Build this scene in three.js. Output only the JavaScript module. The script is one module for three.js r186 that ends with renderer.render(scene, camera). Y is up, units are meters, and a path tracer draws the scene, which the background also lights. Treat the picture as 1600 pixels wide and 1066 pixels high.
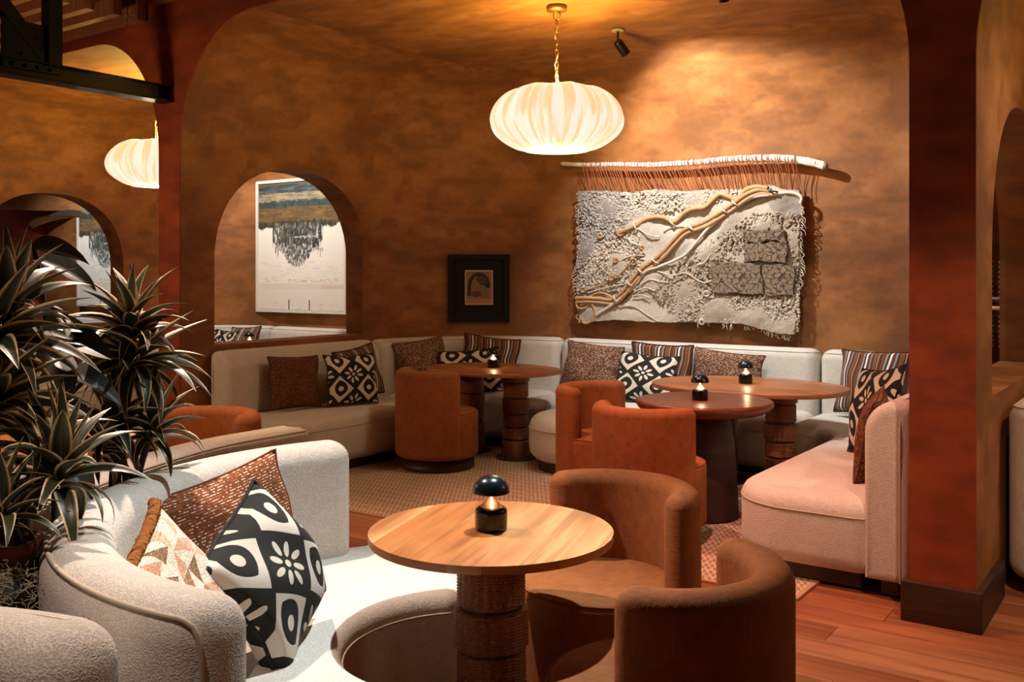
import * as THREE from 'three';
import { mergeGeometries, mergeVertices, toCreasedNormals } from 'three/addons/utils/BufferGeometryUtils.js';
import { RoundedBoxGeometry } from 'three/addons/geometries/RoundedBoxGeometry.js';

// ---------------------------------------------------------------- camera, exposure
// World: x runs along the row of alcoves, -z runs into them; the camera stands in the hall, turned left.
const scene = new THREE.Scene();
scene.background = new THREE.Color(0x000000);
const TURN = 35.3 * Math.PI / 180, CAM_H = 1.52;
const camera = new THREE.PerspectiveCamera(2 * Math.atan(533 / 1500) * 180 / Math.PI, 1600 / 1066, 0.05, 60);
camera.position.set(0, CAM_H, 0);
camera.rotation.y = TURN;
camera.setViewOffset(1600, 1066, 0, 102, 1600, 1066);      // shift lens: verticals stay upright
const renderer = new THREE.WebGLRenderer({ antialias: true });
renderer.toneMapping = THREE.LinearToneMapping;
renderer.toneMappingExposure = 1.0;
renderer.shadowMap.enabled = true;

// light levels (candela) and colours of the lamps that the builders below hang up
const LIGHT = {
  amber: [1.0, 0.60, 0.36], rose: [1.0, 0.43, 0.31], warm: [1.0, 0.80, 0.60], white: [1.0, 0.97, 0.93], cool: [0.88, 0.98, 1.0], pendant: [1.0, 0.71, 0.15], pendantLow: [1.0, 0.78, 0.46], blush: [1.0, 0.76, 0.62],
  hall: [1.0, 0.62, 0.36], pendantUp: 7.0, pendantDown: 1.75, tableLamp: 0.05,
};

// ---------------------------------------------------------------- helpers
const C = Math.cos(TURN), S = Math.sin(TURN), PI = Math.PI, R = (d) => d * PI / 180;
function rng(seed) { let a = seed >>> 0; return () => { a = (a + 0x6d2b79f5) | 0; let t = Math.imul(a ^ (a >>> 15), 1 | a); t = (t + Math.imul(t ^ (t >>> 7), 61 | t)) ^ t; return ((t ^ (t >>> 14)) >>> 0) / 4294967296; }; }
const lerp = (a, b, t) => a + (b - a) * t, clamp = (x, a, b) => Math.min(b, Math.max(a, x)), smooth = (a, b, x) => { const t = clamp((x - a) / (b - a), 0, 1); return t * t * (3 - 2 * t); };
const at = (u, y, v) => new THREE.Vector3(u, y, -v);               // alcove axes: u along the row, v inward
const hall = (x, d) => [x * C - d * S, x * S + d * C];             // from paces right / ahead of the camera to u, v

// tileable noise
function noiseGrid(n, seed) { const r = rng(seed), g = new Float32Array(n * n); for (let i = 0; i < g.length; i++) g[i] = r(); return g; }
function tileNoise(size, cells, seed, cellsY = cells) {
  const r = rng(seed), g = new Float32Array(cells * cellsY); for (let i = 0; i < g.length; i++) g[i] = r();
  const o = new Float32Array(size * size);
  for (let y = 0; y < size; y++) {
    const fy = y / size * cellsY, y0 = Math.floor(fy), ty = smooth(0, 1, fy - y0), ya = (y0 % cellsY) * cells, yb = ((y0 + 1) % cellsY) * cells;
    for (let x = 0; x < size; x++) {
      const fx = x / size * cells, x0 = Math.floor(fx), tx = smooth(0, 1, fx - x0), xa = x0 % cells, xb = (x0 + 1) % cells;
      o[y * size + x] = lerp(lerp(g[ya + xa], g[ya + xb], tx), lerp(g[yb + xa], g[yb + xb], tx), ty);
    }
  }
  return o;
}
function fbm(size, cells, oct, seed, cellsY = cells, gain = 0.5) {
  const o = new Float32Array(size * size); let amp = 1, sum = 0;
  for (let k = 0; k < oct; k++) { const n = tileNoise(size, cells << k, seed + k * 17, cellsY << k); for (let i = 0; i < o.length; i++) o[i] += n[i] * amp; sum += amp; amp *= gain; }
  for (let i = 0; i < o.length; i++) o[i] /= sum;
  return o;
}
function texFrom(size, fn, srgb = true, h = size) {
  const data = new Uint8Array(size * h * 4);
  for (let y = 0; y < h; y++) for (let x = 0; x < size; x++) { const c = fn(y * size + x, x / size, y / h), i = (y * size + x) * 4; data[i] = clamp(c[0], 0, 255); data[i + 1] = clamp(c[1], 0, 255); data[i + 2] = clamp(c[2], 0, 255); data[i + 3] = 255; }
  const t = new THREE.DataTexture(data, size, h); t.wrapS = t.wrapT = THREE.RepeatWrapping; t.magFilter = THREE.LinearFilter; t.minFilter = THREE.LinearMipmapLinearFilter; t.generateMipmaps = true;
  if (srgb) t.colorSpace = THREE.SRGBColorSpace; t.needsUpdate = true; return t;
}
const gray = (size, f) => texFrom(size, (i, x, y) => { const v = f(i, x, y) * 255; return [v, v, v]; }, false);
function canvasTex(w, h, draw) { const c = document.createElement('canvas'); c.width = w; c.height = h; draw(c.getContext('2d'), w, h); const t = new THREE.CanvasTexture(c); t.colorSpace = THREE.SRGBColorSpace; return t; }
const per = (t, m) => { const k = t.clone(); k.repeat.set(1 / m, 1 / m); k.needsUpdate = true; return k; };   // one tile every m metres
const mixc = (a, b, t) => [lerp(a[0], b[0], t), lerp(a[1], b[1], t), lerp(a[2], b[2], t)];
const mat = (o) => new THREE.MeshStandardMaterial(o), phys = (o) => new THREE.MeshPhysicalMaterial(o);

// naming
const used = new Map();
function numbered(name) { const n = used.get(name) ?? 0; used.set(name, n + 1); return n ? name + '_' + String(n).padStart(3, '0') : name; }
function mesh(name, geo, m, parent, label) { const o = new THREE.Mesh(geo, m); o.name = name; o.castShadow = o.receiveShadow = true; if (label) o.userData.label = label; if (parent) parent.add(o); return o; }
function thing(name, label, category, pos = [0, 0, 0], group) {
  const g = new THREE.Group(); g.name = numbered(name); g.userData = { label, category }; if (group) g.userData.group = group;
  g.position.set(...pos); scene.add(g); return g;
}
function single(name, geo, m, label, category, group) { const o = mesh(numbered(name), geo, m, scene); o.userData = { label, category }; if (group) o.userData.group = group; return o; }
function struct(name, geo, m, label, category) { const o = mesh(name, geo, m, scene); o.userData = { kind: 'structure', label, category }; return o; }
function copy(src, label, group) { const c = src.clone(); c.name = numbered(src.name.replace(/_\d+$/, '')); c.userData = { ...src.userData, label }; if (group) c.userData.group = group; scene.add(c); return c; }

// geometry
function metreUV(geo) {                                             // uv in metres from the face's main direction
  const g = geo.index ? geo.toNonIndexed() : geo, p = g.attributes.position, n = p.count, uv = new Float32Array(n * 2), a = new THREE.Vector3(), b = new THREE.Vector3(), c = new THREE.Vector3(), f = new THREE.Vector3();
  if (!g.attributes.normal) g.computeVertexNormals();
  for (let i = 0; i < n; i += 3) {
    a.fromBufferAttribute(p, i); b.fromBufferAttribute(p, i + 1); c.fromBufferAttribute(p, i + 2);
    f.subVectors(b, a).cross(c.clone().sub(a)); const x = Math.abs(f.x), y = Math.abs(f.y), z = Math.abs(f.z);
    [a, b, c].forEach((q, k) => { const j = (i + k) * 2; if (y >= x && y >= z) { uv[j] = q.x; uv[j + 1] = q.z; } else if (x >= z) { uv[j] = q.z; uv[j + 1] = q.y; } else { uv[j] = q.x; uv[j + 1] = q.y; } });
  }
  g.setAttribute('uv', new THREE.BufferAttribute(uv, 2)); return g;
}
function drumUV(geo, r = 0.3) {                                     // around a vertical axis at the origin
  const g = geo.index ? geo.toNonIndexed() : geo, p = g.attributes.position, n = p.count, uv = new Float32Array(n * 2), a = new THREE.Vector3(), b = new THREE.Vector3(), c = new THREE.Vector3(), f = new THREE.Vector3();
  for (let i = 0; i < n; i += 3) {
    a.fromBufferAttribute(p, i); b.fromBufferAttribute(p, i + 1); c.fromBufferAttribute(p, i + 2);
    f.subVectors(b, a).cross(c.clone().sub(a)).normalize();
    const base = Math.atan2(a.z, a.x);
    [a, b, c].forEach((q, k) => { const j = (i + k) * 2; if (Math.abs(f.y) > 0.75) { uv[j] = q.x; uv[j + 1] = q.z; } else { let t = Math.atan2(q.z, q.x); if (t - base > PI) t -= 2 * PI; if (base - t > PI) t += 2 * PI; uv[j] = t * r; uv[j + 1] = q.y; } });
  }
  g.setAttribute('uv', new THREE.BufferAttribute(uv, 2)); return g;
}
const shapeOf = (pts) => new THREE.Shape(pts.map((p) => new THREE.Vector2(p[0], p[1])));
function slab(pts, y0, y1, bevel = 0.02, seg = 4, crease = 0.7) {   // plan outline (u, v) raised from y0 to y1 with rounded edges
  const g = new THREE.ExtrudeGeometry(shapeOf(pts), { depth: y1 - y0 - 2 * bevel, bevelEnabled: bevel > 0, bevelThickness: bevel, bevelSize: bevel, bevelOffset: -bevel, bevelSegments: seg, steps: 1 });
  g.rotateX(-PI / 2); g.translate(0, y0 + bevel, 0);
  return metreUV(toCreasedNormals(g, crease));
}
function roundRect(x0, x1, y0, y1, r, n = 8) {                      // r: one radius or [x0y0, x1y0, x1y1, x0y1]
  const q = Array.isArray(r) ? r : [r, r, r, r], o = [];
  const corner = (cx, cy, rad, a0) => { if (rad < 1e-4) o.push([cx, cy]); else for (let i = 0; i <= n; i++) { const a = a0 + PI / 2 * i / n; o.push([cx + rad * Math.cos(a), cy + rad * Math.sin(a)]); } };
  corner(x0 + q[0], y0 + q[0], q[0], PI); corner(x1 - q[1], y0 + q[1], q[1], 1.5 * PI); corner(x1 - q[2], y1 - q[2], q[2], 0); corner(x0 + q[3], y1 - q[3], q[3], PI / 2);
  return o;
}
function sector(cu, cv, r0, r1, a0, a1, e = 0.05, step = 4) {       // plan of a ring sector (degrees), corners rounded by e (number or [inner a0, outer a0, outer a1, inner a1])
  const rm = (r0 + r1) / 2, flat = roundRect(R(a0) * rm, R(a1) * rm, r0, r1, Array.isArray(e) ? [e[0], e[3], e[2], e[1]] : e, 6), o = [];
  for (let i = 0; i < flat.length; i++) {
    const p = flat[i], q = flat[(i + 1) % flat.length], k = Math.max(1, Math.ceil(Math.abs(q[0] - p[0]) / rm / R(step)));
    for (let j = 0; j < k; j++) { const s = lerp(p[0], q[0], j / k) / rm, r = lerp(p[1], q[1], j / k); o.push([cu + r * Math.cos(s), cv + r * Math.sin(s)]); }
  }
  return o.reverse().reverse();
}
const tube = (pts, r, seg = 64, rad = 6, closed = false) => new THREE.TubeGeometry(new THREE.CatmullRomCurve3(pts, closed, 'centripetal'), seg, r, rad, closed);
const box = (u0, u1, y0, y1, v0, v1, e = 0.004) => { const g = new RoundedBoxGeometry(u1 - u0, y1 - y0, v1 - v0, 1, e); g.translate((u0 + u1) / 2, (y0 + y1) / 2, -(v0 + v1) / 2); return metreUV(g); };
const lathe = (pts, seg = 40) => new THREE.LatheGeometry(pts.map((p) => new THREE.Vector2(p[0], p[1])), seg);
function arcPts(cx, cy, rx, ry, a0, a1, n) { const o = []; for (let i = 0; i <= n; i++) { const a = R(lerp(a0, a1, i / n)); o.push([cx + rx * Math.cos(a), cy + ry * Math.sin(a)]); } return o; }

// ---------------------------------------------------------------- materials
const N = 512;
const nBig = fbm(N, 3, 5, 11), nMid = fbm(N, 8, 4, 23), nFine = fbm(N, 48, 3, 37), nStreak = fbm(N, 5, 5, 51, 14), nFib = fbm(N, 64, 3, 67, 4), nFibV = fbm(N, 96, 2, 91, 6);
const M = {};
{ // trowelled ochre plaster: cloudy pigment, darker smears, trowel strokes
  const dark = [96, 56, 20], mid = [137, 85, 38], light = [158, 104, 55];
  const tone = (i) => { const a = smooth(0.3, 0.7, nBig[i] * 0.45 + nStreak[i] * 0.55), b = smooth(0.5, 0.72, nMid[i]); let c = a < 0.5 ? mixc(dark, mid, 0.35 + a * 1.3) : mixc(mid, light, (a - 0.5) * 1.5); c = mixc(c, dark, b * 0.5 * smooth(0.42, 0.6, nStreak[i])); const f = 0.94 + 0.12 * nFine[i]; return c.map((v) => v * f); };
  const t = texFrom(N, tone), b = gray(N, (i) => 0.6 * nStreak[i] + 0.25 * nMid[i] + 0.15 * nFine[i]);
  M.plaster = mat({ map: per(t, 1.8), bumpMap: per(b, 1.8), bumpScale: 0.003, roughness: 0.72 });
  const t2 = texFrom(N, (i) => { const c = tone(i); return [c[0] * 0.98, c[1] * 0.68, c[2] * 0.5]; });
  M.rust = mat({ map: per(t2, 1.8), bumpMap: M.plaster.bumpMap, bumpScale: 0.003, roughness: 0.68 });
}
{ // boucle
  const loops = fbm(N, 96, 2, 301), k = fbm(N, 6, 3, 311);
  const t = texFrom(N, (i) => { const s = 0.84 + 0.24 * loops[i] + 0.04 * (k[i] - 0.5); return [211 * s, 205 * s, 195 * s]; }), b = gray(N, (i) => smooth(0.25, 0.75, loops[i]));
  M.boucle = phys({ map: per(t, 0.26), bumpMap: per(b, 0.26), bumpScale: 0.0009, roughness: 0.95, sheen: 0.3, sheenRoughness: 0.6, sheenColor: new THREE.Color(0.8, 0.76, 0.7) });
  M.piping = mat({ color: 0xb8ab98, roughness: 0.9 });
}
{ // ribbed rust velvet
  const t = texFrom(N, (i) => { const s = 0.84 + 0.14 * nFibV[i] + 0.12 * nFine[i] + 0.2 * (nMid[i] - 0.5); return [148 * s, 83 * s, 31 * s]; }), b = gray(N, (i) => 0.35 * nFibV[i] + 0.65 * nFine[i]);
  M.velvet = phys({ map: per(t, 0.26), bumpMap: per(b, 0.26), bumpScale: 0.0012, roughness: 0.85, sheen: 0.25, sheenRoughness: 0.45, sheenColor: new THREE.Color(0.6, 0.28, 0.1) });
  M.velvetTrim = mat({ color: 0x8a3f14, roughness: 0.85 });
}
function woodTex(seed, a, b, c) { const g = fbm(N, 2, 5, seed, 40), k = fbm(N, 2, 3, seed + 7, 7), s = fbm(N, 4, 2, seed + 9, 96); return [texFrom(N, (i) => { let q = mixc(a, b, smooth(0.3, 0.7, k[i])); q = mixc(q, c, 0.5 * smooth(0.5, 0.75, g[i])); const f = 0.93 + 0.14 * s[i]; return q.map((v) => v * f); }), gray(N, (i) => 0.5 * g[i] + 0.5 * s[i])]; }
{
  const [t1, b1] = woodTex(401, [170, 110, 62], [204, 148, 96], [120, 72, 38]);
  M.oak = [0, 1, 2].map((k) => mat({ map: per(t1, 0.9), bumpMap: per(b1, 0.9), bumpScale: 0.0008, roughness: 0.38, color: [0xffffff, 0xf6eadc, 0xefdfca][k] }));
  M.oak.forEach((m, k) => { m.map.offset.set(0.31 * k, 0.17 * k); });
  const [t2, b2] = woodTex(431, [140, 84, 46], [166, 104, 60], [92, 50, 24]);
  M.walnutTop = mat({ map: per(t2, 0.8), bumpMap: per(b2, 0.8), bumpScale: 0.0006, roughness: 0.36 });
  const [t3, b3] = woodTex(461, [146, 94, 62], [170, 114, 78], [108, 64, 40]);
  M.floor = [0, 1, 2, 3].map((k) => { const m = mat({ map: per(t3, 1.3), bumpMap: per(b3, 1.3), bumpScale: 0.0015, roughness: 0.5, color: [0xffffff, 0xecd8cc, 0xdcc6b6, 0xf6e6da][k] }); m.map.offset.set(0.27 * k, 0.23 * k); return m; });
  const [t4] = woodTex(491, [52, 28, 18], [66, 36, 22], [34, 17, 11]);
  M.darkWood = mat({ map: per(t4, 0.7), roughness: 0.5 });
  M.slat = mat({ map: per(texFrom(N, (i) => { const s = 0.8 + 0.4 * nFib[i]; return [134 * s, 84 * s, 50 * s]; }), 0.8), roughness: 0.6 });
  M.umberTop = mat({ map: M.walnutTop.map, bumpMap: M.walnutTop.bumpMap, bumpScale: 0.0004, color: 0xb59a8c, roughness: 0.3 });
  M.reed = mat({ map: per(texFrom(N, (i) => { const s = 0.62 + 0.7 * nFine[i]; return [132 * s, 78 * s, 40 * s]; }), 0.3), roughness: 0.42 });
}
M.black = mat({ color: 0x0d0c0c, roughness: 0.3, metalness: 0.2 });
M.steel = phys({ color: 0x070504, roughness: 0.6, metalness: 0.0, specularIntensity: 0.25, clearcoat: 0.3, clearcoatRoughness: 0.12 });
M.lampBlack = phys({ color: 0x141414, roughness: 0.22, metalness: 0.6, clearcoat: 0.5, clearcoatRoughness: 0.1 });
M.dome = phys({ color: 0x16262c, roughness: 0.26, metalness: 0.55, clearcoat: 0.4, clearcoatRoughness: 0.15 });
M.copper = mat({ color: 0xe0b497, roughness: 0.28, metalness: 0.75 });
M.brass = mat({ color: 0x9c6a3a, roughness: 0.38, metalness: 0.85 });
M.kick = mat({ color: 0xb8b0a4, roughness: 0.35, metalness: 0.9 });
M.dark = mat({ color: 0x140d09, roughness: 0.95 });

// ================================================================ THE SETTING
const FRONT = 4.48, BAYV = 4.495, BACK = 7.85, SPRING = 2.47, CROWN = 3.42, CA = 0.85, CB = 0.95, WALL = 0.26;
const BAYS = { main: [-6.26, -1.02, 1.4, 0.9], left: [-10.14, -6.52, 1.2, 1.2], far: [-14.0, -10.4, 1.2, 1.2], right: [-0.75, 4.5, 1.2, 1.2] };   // u0, u1, corner radii

// path of an alcove's wall in plan, from its front left corner round to its front right corner, with inward normals and length
function bayPath([u0, u1, rl, rr]) {
  const o = []; let s = 0, last;
  const add = (u, v, nu, nv) => { if (last) s += Math.hypot(u - last[0], v - last[1]); last = [u, v]; o.push({ u, v, nu, nv, s }); };
  for (let i = 0; i <= 8; i++) add(u0, lerp(BAYV, BACK - rl, i / 8), 1, 0);
  for (let i = 1; i <= 18; i++) { const a = PI - PI / 2 * i / 18; add(u0 + rl + rl * Math.cos(a), BACK - rl + rl * Math.sin(a), -Math.cos(a), -Math.sin(a)); }
  for (let i = 1; i <= 8; i++) add(lerp(u0 + rl, u1 - rr, i / 8), BACK, 0, -1);
  for (let i = 1; i <= 18; i++) { const a = PI / 2 - PI / 2 * i / 18; add(u1 - rr + rr * Math.cos(a), BACK - rr + rr * Math.sin(a), -Math.cos(a), -Math.sin(a)); }
  for (let i = 1; i <= 8; i++) add(u1, lerp(BACK - rr, BAYV, i / 8), -1, 0);
  return o;
}
function sheet(rows) {                                              // rows of {p:[u,y,v], uv:[a,b]}
  const pos = [], uv = [], idx = [], w = rows[0].length;
  rows.forEach((r) => r.forEach((q) => { pos.push(q.p[0], q.p[1], -q.p[2]); uv.push(...q.uv); }));
  for (let j = 0; j < rows.length - 1; j++) for (let i = 0; i < w - 1; i++) { const a = j * w + i, b = a + 1, c = a + w, d = c + 1; idx.push(a, c, b, b, c, d); }
  const g = new THREE.BufferGeometry(); g.setAttribute('position', new THREE.Float32BufferAttribute(pos, 3)); g.setAttribute('uv', new THREE.Float32BufferAttribute(uv, 2)); g.setIndex(idx); g.computeVertexNormals(); return g;
}
function bayVault(bay) {                                            // cove and crown
  const path = bayPath(bay), rows = [], n = 14;
  for (let j = 0; j <= n; j++) { const t = PI / 2 * j / n, inset = CA * (1 - Math.cos(t)), y = SPRING + CB * Math.sin(t); rows.push(path.map((q) => ({ p: [q.u + q.nu * inset, y, q.v + q.nv * inset], uv: [q.s, SPRING + 0.9 * t] }))); }
  const cove = sheet(rows), last = rows[n].map((q) => [q.p[0], q.p[2]]);
  const top = new THREE.ShapeGeometry(shapeOf(last)); top.rotateX(-PI / 2); top.translate(0, CROWN, 0);
  const q = top.attributes.position, uv = []; for (let i = 0; i < q.count; i++) uv.push(q.getX(i), -q.getZ(i)); top.setAttribute('uv', new THREE.Float32BufferAttribute(uv, 2));
  const roof = box(bay[0] - 0.1, bay[1] + 0.1, CROWN + 0.06, CROWN + 0.2, BAYV, BACK + 0.1);
  return mergeGeometries([cove.toNonIndexed(), top.index ? top.toNonIndexed() : top, roof]);
}
function bayWall(bay, s0 = 9, s1 = 44) {                            // curved corners and back wall, floor to springing, with a thick back
  const path = bayPath(bay).slice(s0 - 1, s1), front = sheet([0, 1, 2].map((k) => path.map((q) => ({ p: [q.u, SPRING * k / 2, q.v], uv: [q.s, SPRING * k / 2] }))));
  return mergeGeometries([front.toNonIndexed(), box(bay[0] - 0.1, bay[1] + 0.1, 0, CROWN + 0.2, BACK + 0.02, BACK + 0.22)]);
}
function partition(u0, u1, v0, v1, sill, top, rad) {                // wall between two alcoves with an arched opening
  const s = shapeOf([[BAYV, 0], [BACK, 0], [BACK, CROWN + 0.1], [BAYV, CROWN + 0.1]]), h = new THREE.Path(), m = (v0 + v1) / 2, hw = (v1 - v0) / 2;
  const pts = [[v0, sill], [v1, sill]]; for (let i = 0; i <= 40; i++) { const a = PI * i / 40, c = Math.cos(a), q = Math.sin(a); pts.push([m + hw * Math.sign(c) * Math.pow(Math.abs(c), 0.86), top - rad + rad * Math.pow(q, 0.9)]); }
  h.setFromPoints(pts.map((p) => new THREE.Vector2(...p)).reverse()); s.holes.push(h);
  const g = new THREE.ExtrudeGeometry(s, { depth: u1 - u0, bevelEnabled: true, bevelThickness: 0.012, bevelSize: 0.012, bevelOffset: -0.012, bevelSegments: 2 }); // x = v, y, z = depth
  const p = g.attributes.position; for (let i = 0; i < p.count; i++) { const v = p.getX(i), y = p.getY(i), d = p.getZ(i); p.setXYZ(i, clamp(u0 + d, u0, u1), y, -v); }
  // the swap keeps handedness turned once: flip the faces
  const q = g.toNonIndexed(), a = q.attributes.position.array; for (let i = 0; i < a.length; i += 9) for (let k = 0; k < 3; k++) { const t = a[i + 3 + k]; a[i + 3 + k] = a[i + 6 + k]; a[i + 6 + k] = t; }
  const o = new THREE.BufferGeometry(); o.setAttribute('position', new THREE.BufferAttribute(a, 3)); o.computeVertexNormals();
  const f = metreUV(toCreasedNormals(o, 0.6)), uv = f.attributes.uv, nn = f.attributes.normal, pp = f.attributes.position;
  for (let i = 0; i < uv.count; i++) if (Math.abs(nn.getX(i)) > 0.7) uv.setXY(i, -pp.getZ(i) - BAYV, pp.getY(i));
  return f;
}
const NICHE = [4.8, 6.5, 0.975, 2.42, 0.8];
struct('ceiling_alcove', bayVault(BAYS.main), M.plaster, 'coved ochre plaster ceiling of the main seating alcove', 'ceiling');
struct('wall_back', bayWall(BAYS.main), M.plaster, 'curved ochre plaster back wall behind the tapestry', 'wall');
struct('wall_left', partition(-6.52, -6.26, ...NICHE), M.plaster, 'ochre plaster partition with an arched opening behind the left sofa', 'wall');
struct('wall_right', partition(-1.02, -0.75, 4.88, 6.93, 0.965, 2.42, 0.85), M.plaster, 'ochre plaster partition beside the rust pillar with an arched opening', 'wall');
struct('ceiling_left', bayVault(BAYS.left), M.plaster, 'coved ochre ceiling of the neighbouring alcove on the left', 'ceiling');
struct('wall_left_back', bayWall(BAYS.left), M.plaster, 'ochre back wall of the neighbouring alcove behind the first painting', 'wall');
struct('wall_left_end', partition(-10.4, -10.14, ...NICHE), M.plaster, 'ochre partition with an arched opening at the far left', 'wall');
struct('ceiling_far', bayVault(BAYS.far), M.plaster, 'coved ochre ceiling of the farthest alcove', 'ceiling');
struct('wall_far', box(-14.3, -10.3, 0, CROWN + 0.2, BACK, BACK + 0.2), M.plaster, 'ochre back wall of the farthest alcove behind the second painting', 'wall');
struct('ceiling_right', bayVault(BAYS.right), M.plaster, 'coved ochre ceiling of the alcove right of the pillar', 'ceiling');
struct('wall_right_back', bayWall(BAYS.right), M.plaster, 'ochre back wall of the alcove right of the pillar', 'wall');

{ // front wall with the arched openings; the piers between them are the rust-red pillars
  const lo = -14.3, hi = 7, H = 3.95, pts = [[lo, 0]];
  for (const b of [BAYS.far, BAYS.left, BAYS.main, BAYS.right]) {
    const [u0, u1] = b; pts.push([u0, 0]);
    for (let i = 0; i <= 20; i++) { const t = PI / 2 * i / 20; pts.push([u0 + CA * (1 - Math.cos(t)), SPRING + CB * Math.sin(t)]); }
    for (let i = 0; i <= 20; i++) { const t = PI / 2 * (1 - i / 20); pts.push([u1 - CA * (1 - Math.cos(t)), SPRING + CB * Math.sin(t)]); }
    pts.push([u1, 0]);
  }
  pts.push([hi, 0], [hi, H], [lo, H]);
  const g = new THREE.ExtrudeGeometry(shapeOf(pts), { depth: BAYV - FRONT, bevelEnabled: false }); g.translate(0, 0, -BAYV);
  struct('wall_front', metreUV(toCreasedNormals(g, 0.4)), M.rust, 'rust red plaster front wall with pillars and rounded arches', 'wall');
}
{ // baseboards round the piers
  const bb = (name, u0, u1, len, label) => { const o = slab(roundRect(u0 - 0.03, u1 + 0.03, FRONT - 0.03, len, 0.004, 1), 0, 0.175, 0.006, 2); struct(name, o, M.darkWood, label, 'baseboard'); };
  bb('baseboard_right', -1.02, -0.75, 5.05, 'dark wood baseboard round the foot of the rust pillar');
  bb('baseboard_left', -6.52, -6.26, 4.7, 'dark wood baseboard at the foot of the left pier');
}
{ // floor: boards laid one by one where the photograph shows them, a plain slab below and beyond
  const f = struct('floor', box(-14.3, 7, -0.12, -0.02, -3.2, BACK + 0.2), M.floor[2], 'reddish brown oak board floor', 'floor');
  const r = rng(77), W = 0.19;
  for (let v = -3.2, row = 0; v < 7.9; v += W, row++) {
    const near = v > 1.6 && v < 4.7; let u = near ? -5.4 - r() * 1.2 : -14.3;
    if (!near) { mesh('plank_row', box(-14.3, 7, -0.02, 0, v + 0.001, v + W - 0.001, 0.002), M.floor[row % 4], f); continue; }
    mesh('plank_row', box(-14.3, u - 0.002, -0.02, 0, v + 0.001, v + W - 0.001, 0.002), M.floor[row % 4], f);
    while (u < 1.2) { const l = 1.3 + r() * 0.9, u1 = Math.min(u + l, 1.4); mesh('plank', box(u, u1 - 0.002, -0.02, 0, v + 0.001, v + W - 0.001, 0.002), M.floor[Math.floor(r() * 4)], f); u = u1; }
    mesh('plank_row', box(u, 7, -0.02, 0, v + 0.001, v + W - 0.001, 0.002), M.floor[row % 4], f);
  }
}
// the rest of the hall, behind and beside the camera
struct('ceiling', box(-14.3, 7, 3.95, 4.1, -3.2, BACK + 0.2), M.dark, 'dark hall ceiling above the wooden slats', 'ceiling');
struct('wall_rear', box(-14.3, 7, -0.12, 4.1, -3.35, -3.2), M.rust, 'rust plaster wall behind the camera', 'wall');
struct('wall_hall_left', box(-14.45, -14.3, -0.12, 4.1, -3.35, BACK + 0.2), M.rust, 'rust plaster wall at the left end of the hall', 'wall');
struct('wall_hall_right', box(7, 7.15, -0.12, 4.1, -3.35, BACK + 0.2), M.rust, 'rust plaster wall at the right end of the hall', 'wall');

{ // slatted ceiling: each slat is cut back in steps
  const g = thing('slatted_ceiling', 'stepped brown wooden slats under the dark ceiling at top left', 'ceiling slats', [0, 0, 0]);
  g.userData = { kind: 'structure', label: g.userData.label, category: 'ceiling slats' };
  const r = rng(5);
  const left = metreUV(new THREE.BoxGeometry(6.4, 0.3, 0.07)), right = metreUV(new THREE.BoxGeometry(6.3, 0.2, 0.07));
  for (let k = 0; k < 18; k++) { const v = 4.42 - k * 0.205, a = mesh('slat', left, M.slat, g), b = mesh('slat', right, M.slat, g); a.position.set(-9.86 + (r() - 0.5) * 0.05, 3.65, -v); b.position.set(-3.35, 3.7, -v); }
}
{ // riveted steel truss from the left pier into the hall
  const g = thing('steel_truss', 'riveted black steel truss running from left pier under the slats', 'beam', [-6.39, 2.84, -FRONT]);
  const part = (name, geo) => { geo.translate(6.39, -2.84, FRONT); return mesh(name, geo, M.steel, g); };
  part('bottom_chord', mergeGeometries([box(-6.46, -6.32, 2.84, 2.855, 0.6, FRONT), box(-6.40, -6.38, 2.855, 2.965, 0.6, FRONT), box(-6.46, -6.32, 2.955, 2.965, 0.6, FRONT)]));
  const plate = part('gusset_plate', box(-6.375, -6.36, 2.9, 3.22, 3.20, 3.60));
  part('post', box(-6.43, -6.33, 2.95, 3.49, 3.50, 3.60));
  const diag = new THREE.BoxGeometry(0.07, 0.68, 0.09); diag.translate(0, 0.33, 0); diag.rotateX(R(43)); diag.translate(-6.39, 2.98, -3.52); part('diagonal', metreUV(diag));
  for (let i = 0; i < 4; i++) { const b = new THREE.SphereGeometry(0.014, 10, 6); const q = mesh('rivet', b, M.steel, plate); q.position.set(6.39 - 6.355, 2.925 - 2.84, FRONT - 3.27 - i * 0.085); }
  for (const [y, v] of [[3.12, 3.42], [3.06, 3.47], [3.0, 3.33]]) { const q = mesh('rivet', new THREE.SphereGeometry(0.012, 10, 6), M.steel, plate); q.position.set(6.39 - 6.355, y - 2.84, FRONT - v); }
}
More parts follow.
